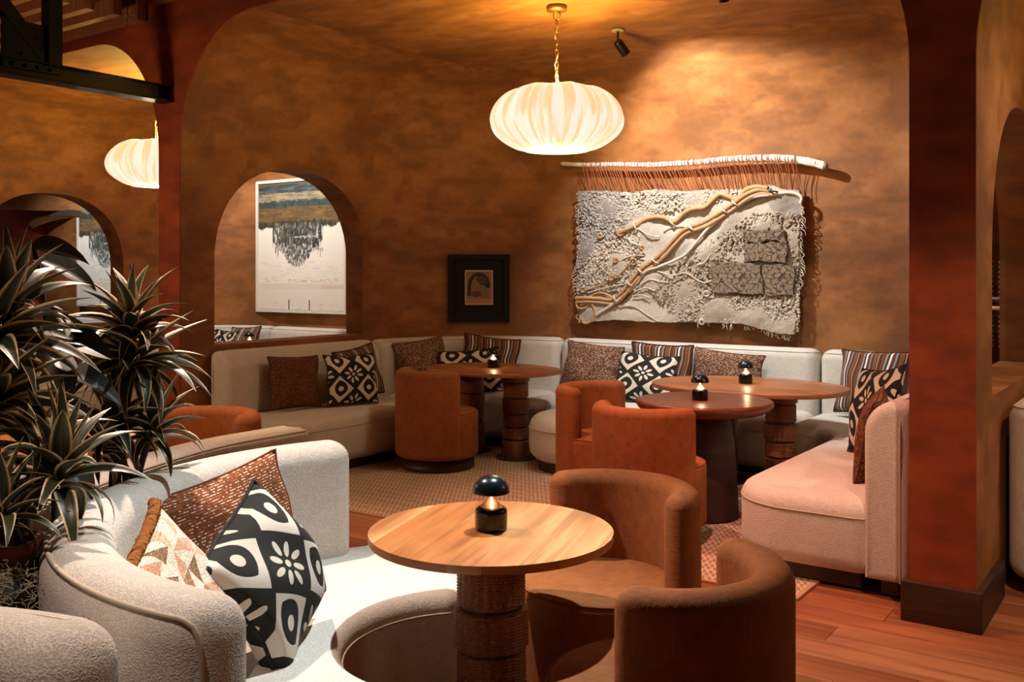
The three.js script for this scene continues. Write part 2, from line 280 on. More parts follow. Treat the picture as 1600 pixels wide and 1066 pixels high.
{ // woven rug
  const t = texFrom(N, (i, x, y) => { const ph = (y * 9) % 1, band = 0.35 + 0.65 * smooth(0.05, 0.2, ph) * (1 - smooth(0.75, 0.92, ph)), w = Math.sin(x * 2 * PI * 26 + Math.sin(y * 2 * PI * 18) * 1.5), line = smooth(0.0, 0.6, w) * band; const s = 0.9 + 0.2 * nFine[i]; return mixc([196, 170, 144], [112, 94, 76], line * 0.75).map((v) => v * s); });
  const b = gray(N, (i, x, y) => 0.5 + 0.3 * Math.sin(x * 2 * PI * 26 + Math.sin(y * 2 * PI * 18) * 1.5) + 0.2 * nFine[i]);
  const g = thing('woven_rug', 'beige flat woven rug with rows of wavy lines under the alcove chairs', 'rug', [-3.6, 0, -5.6]);
  const pile = slab(roundRect(-5.7, -1.52, 4.45, 6.84, 0.01, 2), 0, 0.012, 0.004, 2); pile.translate(3.6, 0, 5.6);
  mesh('pile', pile, mat({ map: per(t, 0.9), bumpMap: per(b, 0.9), bumpScale: 0.003, roughness: 0.95 }), g);
  const e = mat({ color: 0xb48a6c, roughness: 0.9 });
  for (const q of [[-5.72, -1.50, 4.43, 4.455], [-1.525, -1.50, 4.456, 6.82], [-5.72, -5.695, 4.456, 6.82]]) { const k = box(q[0], q[1], 0, 0.014, q[2], q[3]); k.translate(3.6, 0, 5.6); mesh('binding', k, e, g, 'flat tan binding along the edge'); }
}

// ================================================================ LAMPS
function spotlight(label, [u, y, v], [tu, ty, tv], colour, cd, angle, pen = 0.5, soft = 1.5) {
  const g = thing('spotlight', label, 'spotlight', [u, y, -v]), dir = new THREE.Vector3(tu - u, ty - y, -(tv - v)).normalize(), q = new THREE.Quaternion().setFromUnitVectors(new THREE.Vector3(0, -1, 0), dir);
  mesh('mount_plate', lathe([[0, 0], [0.05, 0], [0.05, -0.012], [0.046, -0.016], [0, -0.016]], 24), mat({ color: 0x8a7f74, roughness: 0.5 }), g);
  mesh('stem', new THREE.CylinderGeometry(0.009, 0.009, 0.09, 10).translate(0, -0.055, 0), M.black, g);
  const head = mesh('head', lathe([[0, 0.012], [0.024, 0.012], [0.035, 0.0], [0.037, -0.115], [0.033, -0.118], [0.031, -0.09], [0, -0.09]], 28), M.black, g); head.position.set(0, -0.1, 0); head.quaternion.copy(q);
  const lens = mesh('lens', new THREE.CircleGeometry(0.03, 20).rotateX(PI / 2).translate(0, -0.095, 0), mat({ color: 0x222222, emissive: new THREE.Color(...colour), emissiveIntensity: 2.5 }), head);
  const l = new THREE.SpotLight(new THREE.Color(...colour), cd, 0, R(angle), pen, 2); l.name = 'beam'; l.position.copy(dir).multiplyScalar(0.13).add(new THREE.Vector3(0, -0.1, 0)); l.castShadow = true; l.shadow.radius = soft;
  l.target.position.set(tu - u, ty - y, -(tv - v)); l.target.name = 'aim'; g.add(l); g.add(l.target);
  return g;
}
spotlight('small black spotlight on alcove ceiling aimed at the tapestry', [-3.61, 3.42, 6.51], [-3.15, 2.15, 7.85], LIGHT.white, 23, 60, 0.3);
spotlight('unseen spotlight above the right oval table in the alcove', [-2.35, 3.42, 5.55], [-2.75, 0.5, 6.95], LIGHT.cool, 14, 32, 0.6);  // out of view, placed to light the right table and the seats behind it
spotlight('unseen spotlight above the front round oak table', [-1.75, 3.42, 3.17], [-1.92, 0.7, 2.19], LIGHT.cool, 36, 25, 0.9);  // out of view, set back along the shadow the tabletop throws
spotlight('unseen spotlight in the hall shining through the plants', [-3.3, 3.42, 2.3], [-2.1, 0.7, 2.2], LIGHT.blush, 34, 34, 0.5);  // out of view, throws leaf shadows over the front sofa back
spotlight('unseen spotlight in the hall above the right sofa end', [-2.0, 3.42, 3.9], [-1.75, 0.3, 4.9], LIGHT.rose, 21, 30, 0.6);  // out of view, placed to turn the right sofa end pink
spotlight('unseen spotlight in the hall above the orange chairs', [-3.2, 3.42, 4.1], [-2.7, 0.5, 4.9], LIGHT.rose, 23, 34, 0.6);  // out of view, brightens the red chair before the pedestal table
spotlight('unseen spotlight in the hall above the floor by the rust pillar', [-0.1, 3.42, 2.8], [-0.62, 0.2, 4.1], LIGHT.amber, 17, 30, 0.6);  // out of view, warms the floor and the pillar front
spotlight('unseen spotlight above the far left cafe table', [-4.0, 3.42, 2.8], [-4.35, 0.6, 3.05], LIGHT.amber, 24, 28, 0.5);  // out of view, placed to light the orange chair beyond the planter
spotlight('unseen spotlight in the hall above the nearest sofa back', [-1.5, 3.42, 0.4], [-2.1, 0.8, 0.8], LIGHT.blush, 13, 21, 0.6);  // out of view, placed to light the sofa in the bottom left corner
spotlight('unseen spotlight in the alcove right of the pillar', [0.7, 3.42, 5.0], [-0.75, 1.2, 5.3], LIGHT.warm, 9, 40, 0.7);  // out of view, brightens the partition face right of the pillar
spotlight('unseen spotlight aimed at the first white painting', [-8.6, 3.42, 6.4], [-8.6, 1.9, 7.85], LIGHT.white, 14, 55, 0.5);  // out of view, lights the painting and wall behind the arched opening
spotlight('unseen spotlight aimed at the second white painting', [-12.4, 3.42, 6.4], [-12.4, 1.9, 7.85], LIGHT.white, 14, 55, 0.5);  // out of view, lights the painting in the farthest alcove

const shadeGeo = (() => {                                           // gathered pumpkin shade, uneven pleats
  const prof = [[0.13, 0.20], [0.26, 0.212], [0.36, 0.17], [0.435, 0.085], [0.462, -0.005], [0.44, -0.085], [0.37, -0.155], [0.29, -0.2], [0.232, -0.215]];
  const curve = new THREE.CatmullRomCurve3(prof.map((p) => new THREE.Vector3(p[0], p[1], 0))), rows = [], nr = 28, na = 240, r = rng(9), cuts = []; let a = 0; while (a < 2 * PI) { cuts.push(a); a += 0.16 + r() * 0.2; }
  const pleat = (t) => { let i = cuts.length - 1; for (let k = 0; k < cuts.length; k++) if (cuts[k] <= t) i = k; const lo = cuts[i], hi = cuts[i + 1] ?? 2 * PI, q = (t - lo) / (hi - lo); return Math.pow(Math.sin(PI * clamp(q, 0, 1)), 0.55); };
  for (let j = 0; j <= nr; j++) {
    const p = curve.getPoint(j / nr), row = [];
    for (let i = 0; i <= na; i++) { const t = (i % na) / na * 2 * PI, sw = t + 0.05 * Math.sin(j / nr * PI), f = pleat((sw + 2 * PI) % (2 * PI)), amp = 0.040 * Math.sin(PI * clamp(j / nr, 0.06, 0.94)); const rr = p.x + amp * (f - 0.7); row.push({ p: [rr * Math.cos(t), p.y + 0.006 * Math.sin(7 * t) * (1 - j / nr), rr * Math.sin(t)], uv: [i / na * 6, j / nr] }); }
    rows.push(row);
  }
  return sheet(rows);
})();
const linen = (() => { const s = fbm(N, 18, 3, 777, 3), w = fbm(N, 90, 2, 778); return texFrom(N, (i) => mixc([255, 214, 160], [255, 246, 226], smooth(0.34, 0.62, s[i] * 0.8 + w[i] * 0.2))); })();
M.shade = mat({ color: 0xe8d8c0, map: linen, emissive: 0xffffff, emissiveMap: linen, emissiveIntensity: 0.92, roughness: 0.9, side: THREE.DoubleSide });
M.bulb = mat({ color: 0xfff2dc, emissive: new THREE.Color(1, 0.93, 0.8), emissiveIntensity: 1.1 });
function pendant(label, u, v) {
  const y = 2.62, g = thing('pendant_lamp', label, 'pendant lamp', [u, y, -v]);
  const sh = mesh('shade', shadeGeo, M.shade, g, 'gathered cream fabric shade');
  mesh('diffuser', new THREE.CylinderGeometry(0.232, 0.232, 0.012, 40).translate(0, -0.212, 0), M.bulb, sh);
  mesh('ring', new THREE.TorusGeometry(0.13, 0.006, 6, 36).rotateX(PI / 2).translate(0, 0.2, 0), M.brass, sh);
  const top = CROWN - y; mesh('ceiling_rose', lathe([[0, 0], [0.07, 0], [0.074, -0.01], [0.07, -0.035], [0.03, -0.042], [0, -0.042]], 32).translate(0, top, 0), M.brass, g);
  mesh('hook_ring', new THREE.TorusGeometry(0.028, 0.004, 6, 20).translate(0, top - 0.068, 0), M.brass, g);
  const link = new THREE.TorusGeometry(0.011, 0.0028, 5, 12); link.scale(1, 2.1, 1); const n = 12, span = top - 0.1 - 0.2;
  for (let i = 0; i < n; i++) { const l = mesh('chain_link', link, M.brass, g); l.position.y = 0.2 + span * (i + 0.5) / n; l.scale.y = span / n / 0.044; l.rotation.y = i % 2 ? PI / 2 : 0.2; }
  mesh('cord', tube(Array.from({ length: 10 }, (_, i) => new THREE.Vector3(0.012 * Math.sin(i * 1.9), 0.2 + (top - 0.24) * i / 9, 0.012 * Math.cos(i * 1.9))), 0.0022, 40, 4), mat({ color: 0xcdb89a, roughness: 0.7 }), g);
  mesh('spider', mergeGeometries([0, 1, 2].map((k) => new THREE.CylinderGeometry(0.003, 0.003, 0.26, 6).rotateZ(PI / 2).rotateY(k * PI / 3).translate(0, 0.2, 0))), M.brass, g);
  const col = new THREE.Color(...LIGHT.pendant);
  const up = new THREE.PointLight(col, LIGHT.pendantUp, 0, 2); up.name = 'glow_up'; up.position.set(0.03, 0.27, 0.03); up.castShadow = true; up.shadow.radius = 4; g.add(up);
  const dn = new THREE.PointLight(new THREE.Color(...LIGHT.pendantLow), LIGHT.pendantDown, 0, 2); dn.name = 'glow_down'; dn.position.set(0, -0.30, 0); dn.castShadow = true; dn.shadow.radius = 6; g.add(dn);
  return g;
}
function globe(label, u, y, v, cd) {                                // unseen amber globes: left lights slats and pier, the others are added fill
  const g = thing('unseen_globe_lamp', label, 'pendant lamp', [u, y, -v]), col = new THREE.Color(...LIGHT.hall);
  mesh('globe', new THREE.SphereGeometry(0.16, 32, 20), mat({ color: 0xffdcb0, emissive: col, emissiveIntensity: 1.2 }), g); mesh('cap', lathe([[0, 0.2], [0.05, 0.2], [0.06, 0.15], [0, 0.15]], 24), M.brass, g); mesh('cord', new THREE.CylinderGeometry(0.004, 0.004, 3.95 - y - 0.2, 6).translate(0, (3.95 - y + 0.2) / 2, 0), M.black, g);
  const l = new THREE.PointLight(col, cd, 0, 2); l.name = 'glow'; l.castShadow = true; l.shadow.radius = 8; g.add(l); return g;
}
{ const a = [-6.25, 2.4], b = hall(3.6, 2.2), c = hall(-0.3, -1.8); globe('unseen amber globe lamp left of the plants, lighting slats and pier', a[0], 1.9, a[1], 7); globe('added amber fill globe in the hall right of the pillar', b[0], 2.5, b[1], 0.8); globe('added amber fill globe behind the camera', c[0], 2.6, c[1], 0.25); }
pendant('large gathered cream pendant lamp hanging on a chain above the main alcove', -3.65, 5.70);
pendant('gathered cream pendant lamp in the neighbouring alcove, half hidden by the pier', -8.33, 5.70);
pendant('unseen gathered cream pendant lamp in the alcove right of the pillar', 1.3, 5.40);  // out of view, placed to light the right vault and side wall

// ================================================================ SOFAS
// each piece: seat and backrest from plan outlines, on a recessed plinth, with piping round the seat edge and the back's top
function centre(pts) { let a = 1e9, b = -1e9, c = 1e9, d = -1e9; pts.forEach((p) => { a = Math.min(a, p[0]); b = Math.max(b, p[0]); c = Math.min(c, p[1]); d = Math.max(d, p[1]); }); return [(a + b) / 2, (c + d) / 2]; }
function shrink(pts, k) {                                           // move every edge inward by k
  const n = pts.length, o = []; let area = 0; for (let i = 0; i < n; i++) { const p = pts[i], q = pts[(i + 1) % n]; area += p[0] * q[1] - q[0] * p[1]; }
  const sg = Math.sign(area);
  for (let i = 0; i < n; i++) {
    const p = pts[(i + n - 1) % n], q = pts[i], r = pts[(i + 1) % n];
    let ax = q[0] - p[0], ay = q[1] - p[1], bx = r[0] - q[0], by = r[1] - q[1]; const la = Math.hypot(ax, ay) || 1, lb = Math.hypot(bx, by) || 1;
    let nx = -(ay / la + by / lb) * sg, ny = (ax / la + bx / lb) * sg; const l = Math.hypot(nx, ny) || 1, co = Math.max(0.5, l / 2);
    o.push([q[0] + nx / l * k / co, q[1] + ny / l * k / co]);
  }
  return o;
}
const ring = (pts, y, r, off) => { const c = new THREE.CatmullRomCurve3(shrink(pts, off).map((p) => at(p[0], y, p[1])), true, 'catmullrom', 0.1); return new THREE.TubeGeometry(c, Math.min(260, pts.length * 3), r, 5, true); };
function sofa(name, label, { seat, back, seatTop = 0.43, backTop = 0.92, base = 0.07, bevS = 0.085, bevB = 0.085, strip, lift = 0, pipe, shell, group }) {
  const [cu, cv] = centre([...(seat ?? []), ...(back ?? [])]), g = thing(name, label, 'sofa', [cu, lift, -cv], group), put = (n, geo, m, l, par) => { geo.translate(-cu, 0, cv); return mesh(n, geo, m, par ?? g, l); };
  if (seat) {
    const s = put('seat', slab(seat, base, seatTop, bevS, 7, 1.0), M.boucle); put('piping', ring(seat, seatTop - bevS * 0.95, 0.004, -0.001), M.piping, null, s);
    put('plinth', slab(shrink(seat, 0.07), 0, base + 0.06, 0.005, 1), M.darkWood, 'dark recessed plinth');
  }
  if (back) {
    const b = put('backrest', shell ? profileBack(...shell) : slab(back, base, backTop, bevB, 7, 1.0), M.boucle); if (shell) put('piping', tube(pipe.map((q) => at(...q)), 0.0045, 90, 5), M.piping, null, b); else if (pipe) put('piping', tube(pipe.map((q) => at(q[0], q[2] ?? backTop - bevB * 0.3, q[1])), 0.006, 160, 6), M.piping, null, b); else put('piping', ring(back, backTop - bevB * 0.32, 0.0035, bevB * 0.22), M.piping, null, b);
    put('plinth', slab(shrink(back, 0.06), 0, base + 0.06, 0.005, 1), M.darkWood);
  }
  if (strip) put('kick_strip', box(...strip), M.kick, 'thin metal strip at the foot of the plinth');
  return g;
}
function profileBack(u0, u1, wallHigh, v0, v1, base, top, rf, rb, end) {   // backrest with a deep rounded front edge, run along v
  const w = u1 - u0, pts = [[0, base], [w, base], ...arcPts(w - rf, top - rf, rf, rf, 0, 90, 12), ...arcPts(rb, top - rb, rb, rb, 90, 180, 6)];
  const g = new THREE.ExtrudeGeometry(shapeOf(pts), { depth: v1 - v0 - 2 * end, bevelEnabled: true, bevelThickness: end, bevelSize: end, bevelOffset: -end, bevelSegments: 6, steps: 1 }), q = g.index ? g.toNonIndexed() : g, p = q.attributes.position;
  for (let i = 0; i < p.count; i++) p.setXYZ(i, wallHigh ? u1 - p.getX(i) : u0 + p.getX(i), p.getY(i), -(v0 + end + p.getZ(i)));
  if (!wallHigh) { const a = p.array; for (let i = 0; i < a.length; i += 9) for (let k = 0; k < 3; k++) { const t = a[i + 3 + k]; a[i + 3 + k] = a[i + 6 + k]; a[i + 6 + k] = t; } }
  const o = new THREE.BufferGeometry(); o.setAttribute('position', p); return metreUV(toCreasedNormals(o, 1.0));
}
const rim = (u, v, r, a) => [u + r * Math.cos(R(a)), v + r * Math.sin(R(a))];
{ // U-shaped banquette of the main alcove
  sofa('banquette_section', 'left arm of the alcove banquette under the arched opening', { seat: roundRect(-6.06, -5.29, 4.73, 6.44, [0.1, 0.26, 0.1, 0.1]), back: roundRect(-6.24, -6.01, 4.73, 6.44, 0.09), shell: [-6.24, -6.01, false, 4.73, 6.44, 0.07, 0.92, 0.15, 0.06, 0.05], pipe: [[-6.18, 0.08, 4.732], [-6.18, 0.5, 4.732], [-6.18, 0.84, 4.734], [-6.175, 0.892, 4.76], [-6.175, 0.9155, 4.81], [-6.175, 0.9195, 5.1], [-6.175, 0.9195, 5.8], [-6.175, 0.9195, 6.36]], lift: 0.0135 });
  sofa('banquette_section', 'left curved corner of the alcove banquette below the small black picture', { seat: sector(-4.86, 6.45, 0.43, 1.2, 90.4, 179.6, 0.085), back: sector(-4.86, 6.45, 1.16, 1.385, 90.4, 179.6, 0.09), bevS: 0.075, lift: 0.0135 });
  sofa('banquette_section', 'long straight back section of the alcove banquette below the tapestry', { seat: roundRect(-4.85, -2.43, 6.88, 7.66, 0.1), back: roundRect(-4.85, -2.43, 7.60, 7.835, 0.09), strip: [-4.84, -2.44, 0.0, 0.02, 6.925, 6.94], lift: 0.0135 });
  sofa('banquette_section', 'right curved corner of the alcove banquette behind striped cushion', { seat: sector(-2.42, 6.45, 0.43, 1.2, 0.4, 89.6, 0.085), back: sector(-2.42, 6.45, 1.16, 1.385, 0.4, 89.6, 0.09), bevS: 0.075, lift: 0.0135 });
  sofa('banquette_section', 'right arm of the alcove banquette ending beside the rust pillar', { seat: roundRect(-1.99, -1.22, 4.67, 6.44, [0.36, 0.1, 0.1, 0.1], 10), back: roundRect(-1.27, -1.04, 4.66, 6.44, 0.09), shell: [-1.27, -1.04, true, 4.66, 6.44, 0.07, 0.92, 0.155, 0.06, 0.05], pipe: [[-1.10, 0.08, 4.662], [-1.10, 0.5, 4.662], [-1.10, 0.84, 4.664], [-1.105, 0.892, 4.69], [-1.105, 0.9155, 4.74], [-1.105, 0.9195, 5.0], [-1.105, 0.9195, 5.8], [-1.105, 0.9195, 6.36]], lift: 0.0135 });
  sofa('ottoman', 'rounded boucle ottoman jutting from the middle of the banquette', { seat: roundRect(-4.31, -2.97, 6.06, 6.86, [0.38, 0.38, 0.12, 0.12], 10), bevS: 0.11, lift: 0.0135 });
}
{ // banquette of the left alcove
  const u0 = -10.14, u1 = -6.52, r = 1.2;
  sofa('banquette_section', 'left arm of the sofa in the neighbouring alcove behind the plants', { seat: roundRect(u0 + 0.24, u0 + 0.97, 4.73, 6.64, [0.1, 0.26, 0.1, 0.1]), back: roundRect(u0 + 0.02, u0 + 0.25, 4.73, 6.64, 0.09) });
  sofa('banquette_section', 'left corner of the sofa in the neighbouring alcove', { seat: sector(u0 + r, 6.65, 0.23, 1.0, 90.4, 179.6, 0.07), back: sector(u0 + r, 6.65, 0.96, 1.185, 90.4, 179.6, 0.09), bevS: 0.06 });
  sofa('banquette_section', 'back section of the sofa in the neighbouring alcove below the first painting', { seat: roundRect(u0 + r + 0.01, u1 - r - 0.01, 6.88, 7.66, 0.1), back: roundRect(u0 + r + 0.01, u1 - r - 0.01, 7.60, 7.835, 0.09) });
  sofa('banquette_section', 'right corner of the sofa in the neighbouring alcove', { seat: sector(u1 - r, 6.65, 0.23, 1.0, 0.4, 89.6, 0.07), back: sector(u1 - r, 6.65, 0.96, 1.185, 0.4, 89.6, 0.09), bevS: 0.06 });
  sofa('banquette_section', 'right arm of the sofa in the neighbouring alcove, behind the pier', { seat: roundRect(u1 - 0.97, u1 - 0.24, 4.73, 6.64, [0.26, 0.1, 0.1, 0.1]), back: roundRect(u1 - 0.25, u1 - 0.02, 4.73, 6.64, 0.09) });
  sofa('banquette_section', 'sofa in the farthest alcove below the second painting', { seat: roundRect(-13.2, -11.2, 6.88, 7.66, 0.1), back: roundRect(-13.2, -11.2, 7.60, 7.835, 0.09) });
}
sofa('banquette_section', 'sofa arm in the alcove at the right edge, past the rust pillar', { seat: roundRect(-0.49, 0.22, 5.08, 6.6, [0.1, 0.26, 0.1, 0.1]), back: roundRect(-0.72, -0.48, 5.08, 6.6, 0.1) });

{ // curved banquette round the front table
  const [cu, cv] = hall(-0.14, 2.85), t = TURN * 180 / PI;
  sofa('curved_banquette', 'curved cream boucle banquette around the front oak table', { seat: sector(cu, cv, 0.36, 1.1, 93 + t, 251 + t, [0.12, 0.2, 0.1, 0.1], 3), back: sector(cu, cv, 0.955, 1.135, 119 + t, 247 + t, 0.08, 3), seatTop: 0.45, backTop: 0.88, bevS: 0.06, bevB: 0.075, pipe: arcPts(cu, cv, 1.118, 1.118, 122 + t, 243.5 + t, 60).concat([[...rim(cu, cv, 1.114, 245 + t), 0.845], [...rim(cu, cv, 1.112, 245.8 + t), 0.80], [...rim(cu, cv, 1.112, 245.9 + t), 0.6], [...rim(cu, cv, 1.112, 245.9 + t), 0.1]]) });
  const [bu, bv] = hall(-1.23, 0.88);
  sofa('curved_banquette', 'cream boucle sofa back in the bottom left corner, closest to the camera', { seat: sector(bu, bv, 0.4, 0.9, 66 + t, 190 + t, 0.1, 3), back: sector(bu, bv, 0.89, 1.08, 61 + t, 190 + t, 0.09, 3), seatTop: 0.45, backTop: 0.88, bevS: 0.06, bevB: 0.09, pipe: arcPts(bu, bv, 1.055, 1.055, 67 + t, 188 + t, 40) });
  // straight-backed neighbour behind the planter
  const line = [[-0.96, 4.56], [-1.06, 4.42], [-1.25, 4.12], [-1.40, 3.62], [-1.48, 3.1], [-1.53, 2.5]].map((p) => hall(...p)), cr = new THREE.CatmullRomCurve3(line.map((p) => new THREE.Vector3(p[0], p[1], 0))), a = [], b = [], c = [];
  for (let i = 0; i <= 30; i++) { const p = cr.getPoint(i / 30), q = cr.getTangent(i / 30), nx = q.y, ny = -q.x; a.push([p.x, p.y]); b.push([p.x + nx * 0.19, p.y + ny * 0.19]); c.push([p.x + nx * 0.55, p.y + ny * 0.55]); }
  const back = [...a, ...b.slice().reverse()], seat = [...b, ...c.slice().reverse()];
  sofa('curved_banquette', 'cream boucle sofa seen from behind, beyond the planter', { seat, back, seatTop: 0.43, backTop: 0.8, bevS: 0.05, bevB: 0.05, pipe: a.slice(1, -1) });
}

// ================================================================ CHAIRS
function makeChair() {
  const g = new THREE.Group();
  mesh('plinth', lathe([[0, 0], [0.285, 0], [0.29, 0.006], [0.29, 0.088], [0, 0.088]], 48), M.darkWood, g, 'dark round plinth');
  const pl = []; for (let i = 0; i < 96; i++) pl.push([0.32 * Math.cos(R(i * 3.75)), 0.32 * Math.sin(R(i * 3.75))]);   // front = +v
  const seat = mesh('seat', drumUV(slab(pl, 0.09, 0.45, 0.032, 6, 1.0)), M.velvet, g);
    mesh('welt', tube(arcPts(0, 0, 0.312, 0.312, -8, 188, 50).map((p) => at(p[0], 0.4415, p[1])), 0.004, 80, 5), M.velvetTrim, seat);
  const bp = sector(0, 0, 0.225, 0.335, 185, 355, 0.052, 4), back = mesh('backrest', drumUV(slab(bp, 0.09, 0.775, 0.05, 7, 1.0)), M.velvet, g);
  mesh('welt', tube(arcPts(0, 0, 0.262, 0.262, 193, 347, 40).map((p) => at(p[0], 0.7655, p[1])), 0.004, 80, 5), M.velvetTrim, back);
  return g;
}
const chairProto = makeChair();
function chair(label, u, v, fu, fv) {
  const g = chairProto.clone(); g.name = numbered('tub_chair'); g.userData = { label, category: 'chair', group: 'rust velvet tub chairs' }; scene.add(g);
  g.position.set(u, v > 4.5 && v < 6.8 ? 0.0145 : 0, -v); g.rotation.y = Math.atan2(-fu, fv); return g;
}
chair('rust velvet tub chair behind the front oak table, inside of its back facing us', -1.705, 2.985, -0.12, -0.63);
chair('rust velvet tub chair nearest the camera, lower right, seen from behind', -1.145, 2.32, -0.64, 0.03);
chair('rust velvet tub chair at the left oval table, seen from behind', -4.87, 5.86, 0.16, 0.9);
chair('rust velvet tub chair beside the ottoman, turned toward the brown pedestal table', -3.21, 5.62, 0.9, -0.05);
chair('bright orange red tub chair in front of the brown pedestal table, back toward us', -2.55, 4.98, 0.05, 0.9);
chair('orange tub chair by the far left cafe table, beyond the planter', -4.42, 3.28, 0.06, -0.8);

// ================================================================ TABLES
const bandGeo = (h, r, rows, seed) => {                             // one band of carved basket work
  const q = rng(seed), cols = 23, per4 = 5, na = cols * per4, nr = rows * 4, sh = Array.from({ length: cols }, () => [q() * 0.9, 0.7 + q() * 0.5]), out = [];
  for (let j = 0; j <= nr; j++) { const row = []; for (let i = 0; i <= na; i++) {
    const c = Math.floor((i % na) / per4), x = ((i % na) / per4) - c, y = j / nr, [ph, am] = sh[c], rib = Math.abs(Math.sin(PI * (y * rows + ph + (c % 2) * 0.5))), edge = Math.sin(PI * clamp(x + 0.12, 0, 1)), cap = smooth(0, 0.05, y) * (1 - smooth(0.95, 1, y));
    const rr = r - 0.012 * (1 - cap) + 0.0075 * am * rib * (0.15 + 0.85 * edge) * cap, a = (i % na) / na * 2 * PI; row.push({ p: [rr * Math.cos(a), y * h, rr * Math.sin(a)], uv: [i / na * 0.7, y * h] }); } out.push(row); }
  return sheet(out);
};
const bands = [[0.062, 0.109, 6], [0.13, 0.1, 13], [0.13, 0.109, 13], [0.11, 0.1, 11], [0.1, 0.107, 10], [0.15, 0.11, 15]].map(([h, r, n], i) => [bandGeo(h - 0.006, r, n, 31 + i), h]);
function column(parent, x, z, top) { let y = top; for (const [g, h] of bands) { y -= h; const b = mesh('carved_band', g, M.reed, parent); b.position.set(x, y, z); b.rotation.y = y * 9; } const c = mesh('column_core', new THREE.CylinderGeometry(0.094, 0.094, top - 0.016, 28), M.darkWood, parent); c.position.set(x, top / 2 + 0.008, z); }
{ // front table: solid staves
  const [u, v] = hall(-0.064, 2.95), g = thing('oak_table', 'round pale oak table with carved basket column in the foreground', 'table', [u, 0, -v]);
  const r = 0.375, w = 0.094, dir = R(108);
  for (let k = 0; k < 8; k++) {
    const y0 = -r + k * w, y1 = y0 + w, pts = [], n = 14, hw = (y) => Math.sqrt(Math.max(0, r * r - y * y));
    for (let i = 0; i <= n; i++) { const y = lerp(y0, Math.min(y1, r), i / n); pts.push([hw(y), y]); } for (let i = n; i >= 0; i--) { const y = lerp(y0, Math.min(y1, r), i / n); pts.push([-hw(y), y]); }
    const e = slab(pts, 0.716, 0.74, 0.0004, 1, 0.5); e.rotateY(dir); mesh('stave', e, M.oak[(k * 2 + (k > 4)) % 3], g);
  }
  mesh('underframe', lathe([[0, 0.714], [0.2, 0.714], [0.19, 0.706], [0, 0.706]], 40), M.darkWood, g);
  column(g, 0, 0, 0.706);
  mesh('foot_plate', lathe([[0, 0], [0.2, 0], [0.2, 0.012], [0.19, 0.018], [0, 0.018]], 40), M.darkWood, g);
}
const oval = (a, b, n = 72) => Array.from({ length: n }, (_, i) => { const t = i / n * 2 * PI, c = Math.cos(t), s = Math.sin(t); return [a * Math.sign(c) * Math.pow(Math.abs(c), 0.9), b * Math.sign(s) * Math.pow(Math.abs(s), 0.9)]; });
function ovalTable(label, u, v, a, b, cols) {
  const g = thing('oval_table', label, 'table', [u, 0, -v]); mesh('tabletop', slab(oval(a, b), 0.708, 0.74, 0.006, 3), M.walnutTop, g);
  for (const [x, y] of cols) { column(g, x, -y, 0.706); mesh('foot_plate', lathe([[0, 0.0145], [0.17, 0.0145], [0.17, 0.026], [0.16, 0.032], [0, 0.032]], 36).translate(x, 0, -y), M.darkWood, g); }
  return g;
}
ovalTable('oval wooden table on two carved columns in the left half of the alcove', -4.82, 6.53, 0.6, 0.46, [[0.25, -0.02], [-0.25, 0.03]]);
ovalTable('oval wooden table on carved columns in front of the right banquette', -2.6, 6.6, 0.70, 0.53, [[0.28, -0.11], [-0.22, 0.06]]);
ovalTable('wooden table in the neighbouring alcove, seen through the arched opening', -8.4, 6.72, 0.6, 0.46, [[0.2, -0.2], [-0.2, -0.2]]);
{ // brown pedestal table
  const g = thing('pedestal_table', 'round dark brown pedestal table with thick rounded edge', 'table', [-2.50, 0.003, -5.62]);
  mesh('tabletop', lathe([[0, 0.74], [0.405, 0.74], [0.418, 0.737], [0.425, 0.728], [0.424, 0.712], [0.41, 0.69], [0.37, 0.668], [0.28, 0.655], [0, 0.652]], 64), M.umberTop, g).geometry = metreUV(lathe([[0, 0.74], [0.405, 0.74], [0.418, 0.737], [0.425, 0.728], [0.424, 0.712], [0.41, 0.69], [0.37, 0.668], [0.28, 0.655], [0, 0.652]], 64));
  mesh('pedestal', metreUV(lathe([[0.0, 0.012], [0.2, 0.012], [0.215, 0.02], [0.212, 0.06], [0.2, 0.3], [0.185, 0.5], [0.165, 0.6], [0.135, 0.652]], 48)), M.darkWood, g);
}
{ // far left cafe table
  const g = thing('cafe_table', 'round pale table with a lamp among the plants at left', 'table', [-4.384, 0, -2.47]);
  mesh('tabletop', metreUV(lathe([[0, 0.74], [0.37, 0.74], [0.375, 0.735], [0.375, 0.72], [0.37, 0.715], [0, 0.715]], 56)), M.oak[0], g); column(g, 0, 0, 0.713);
}
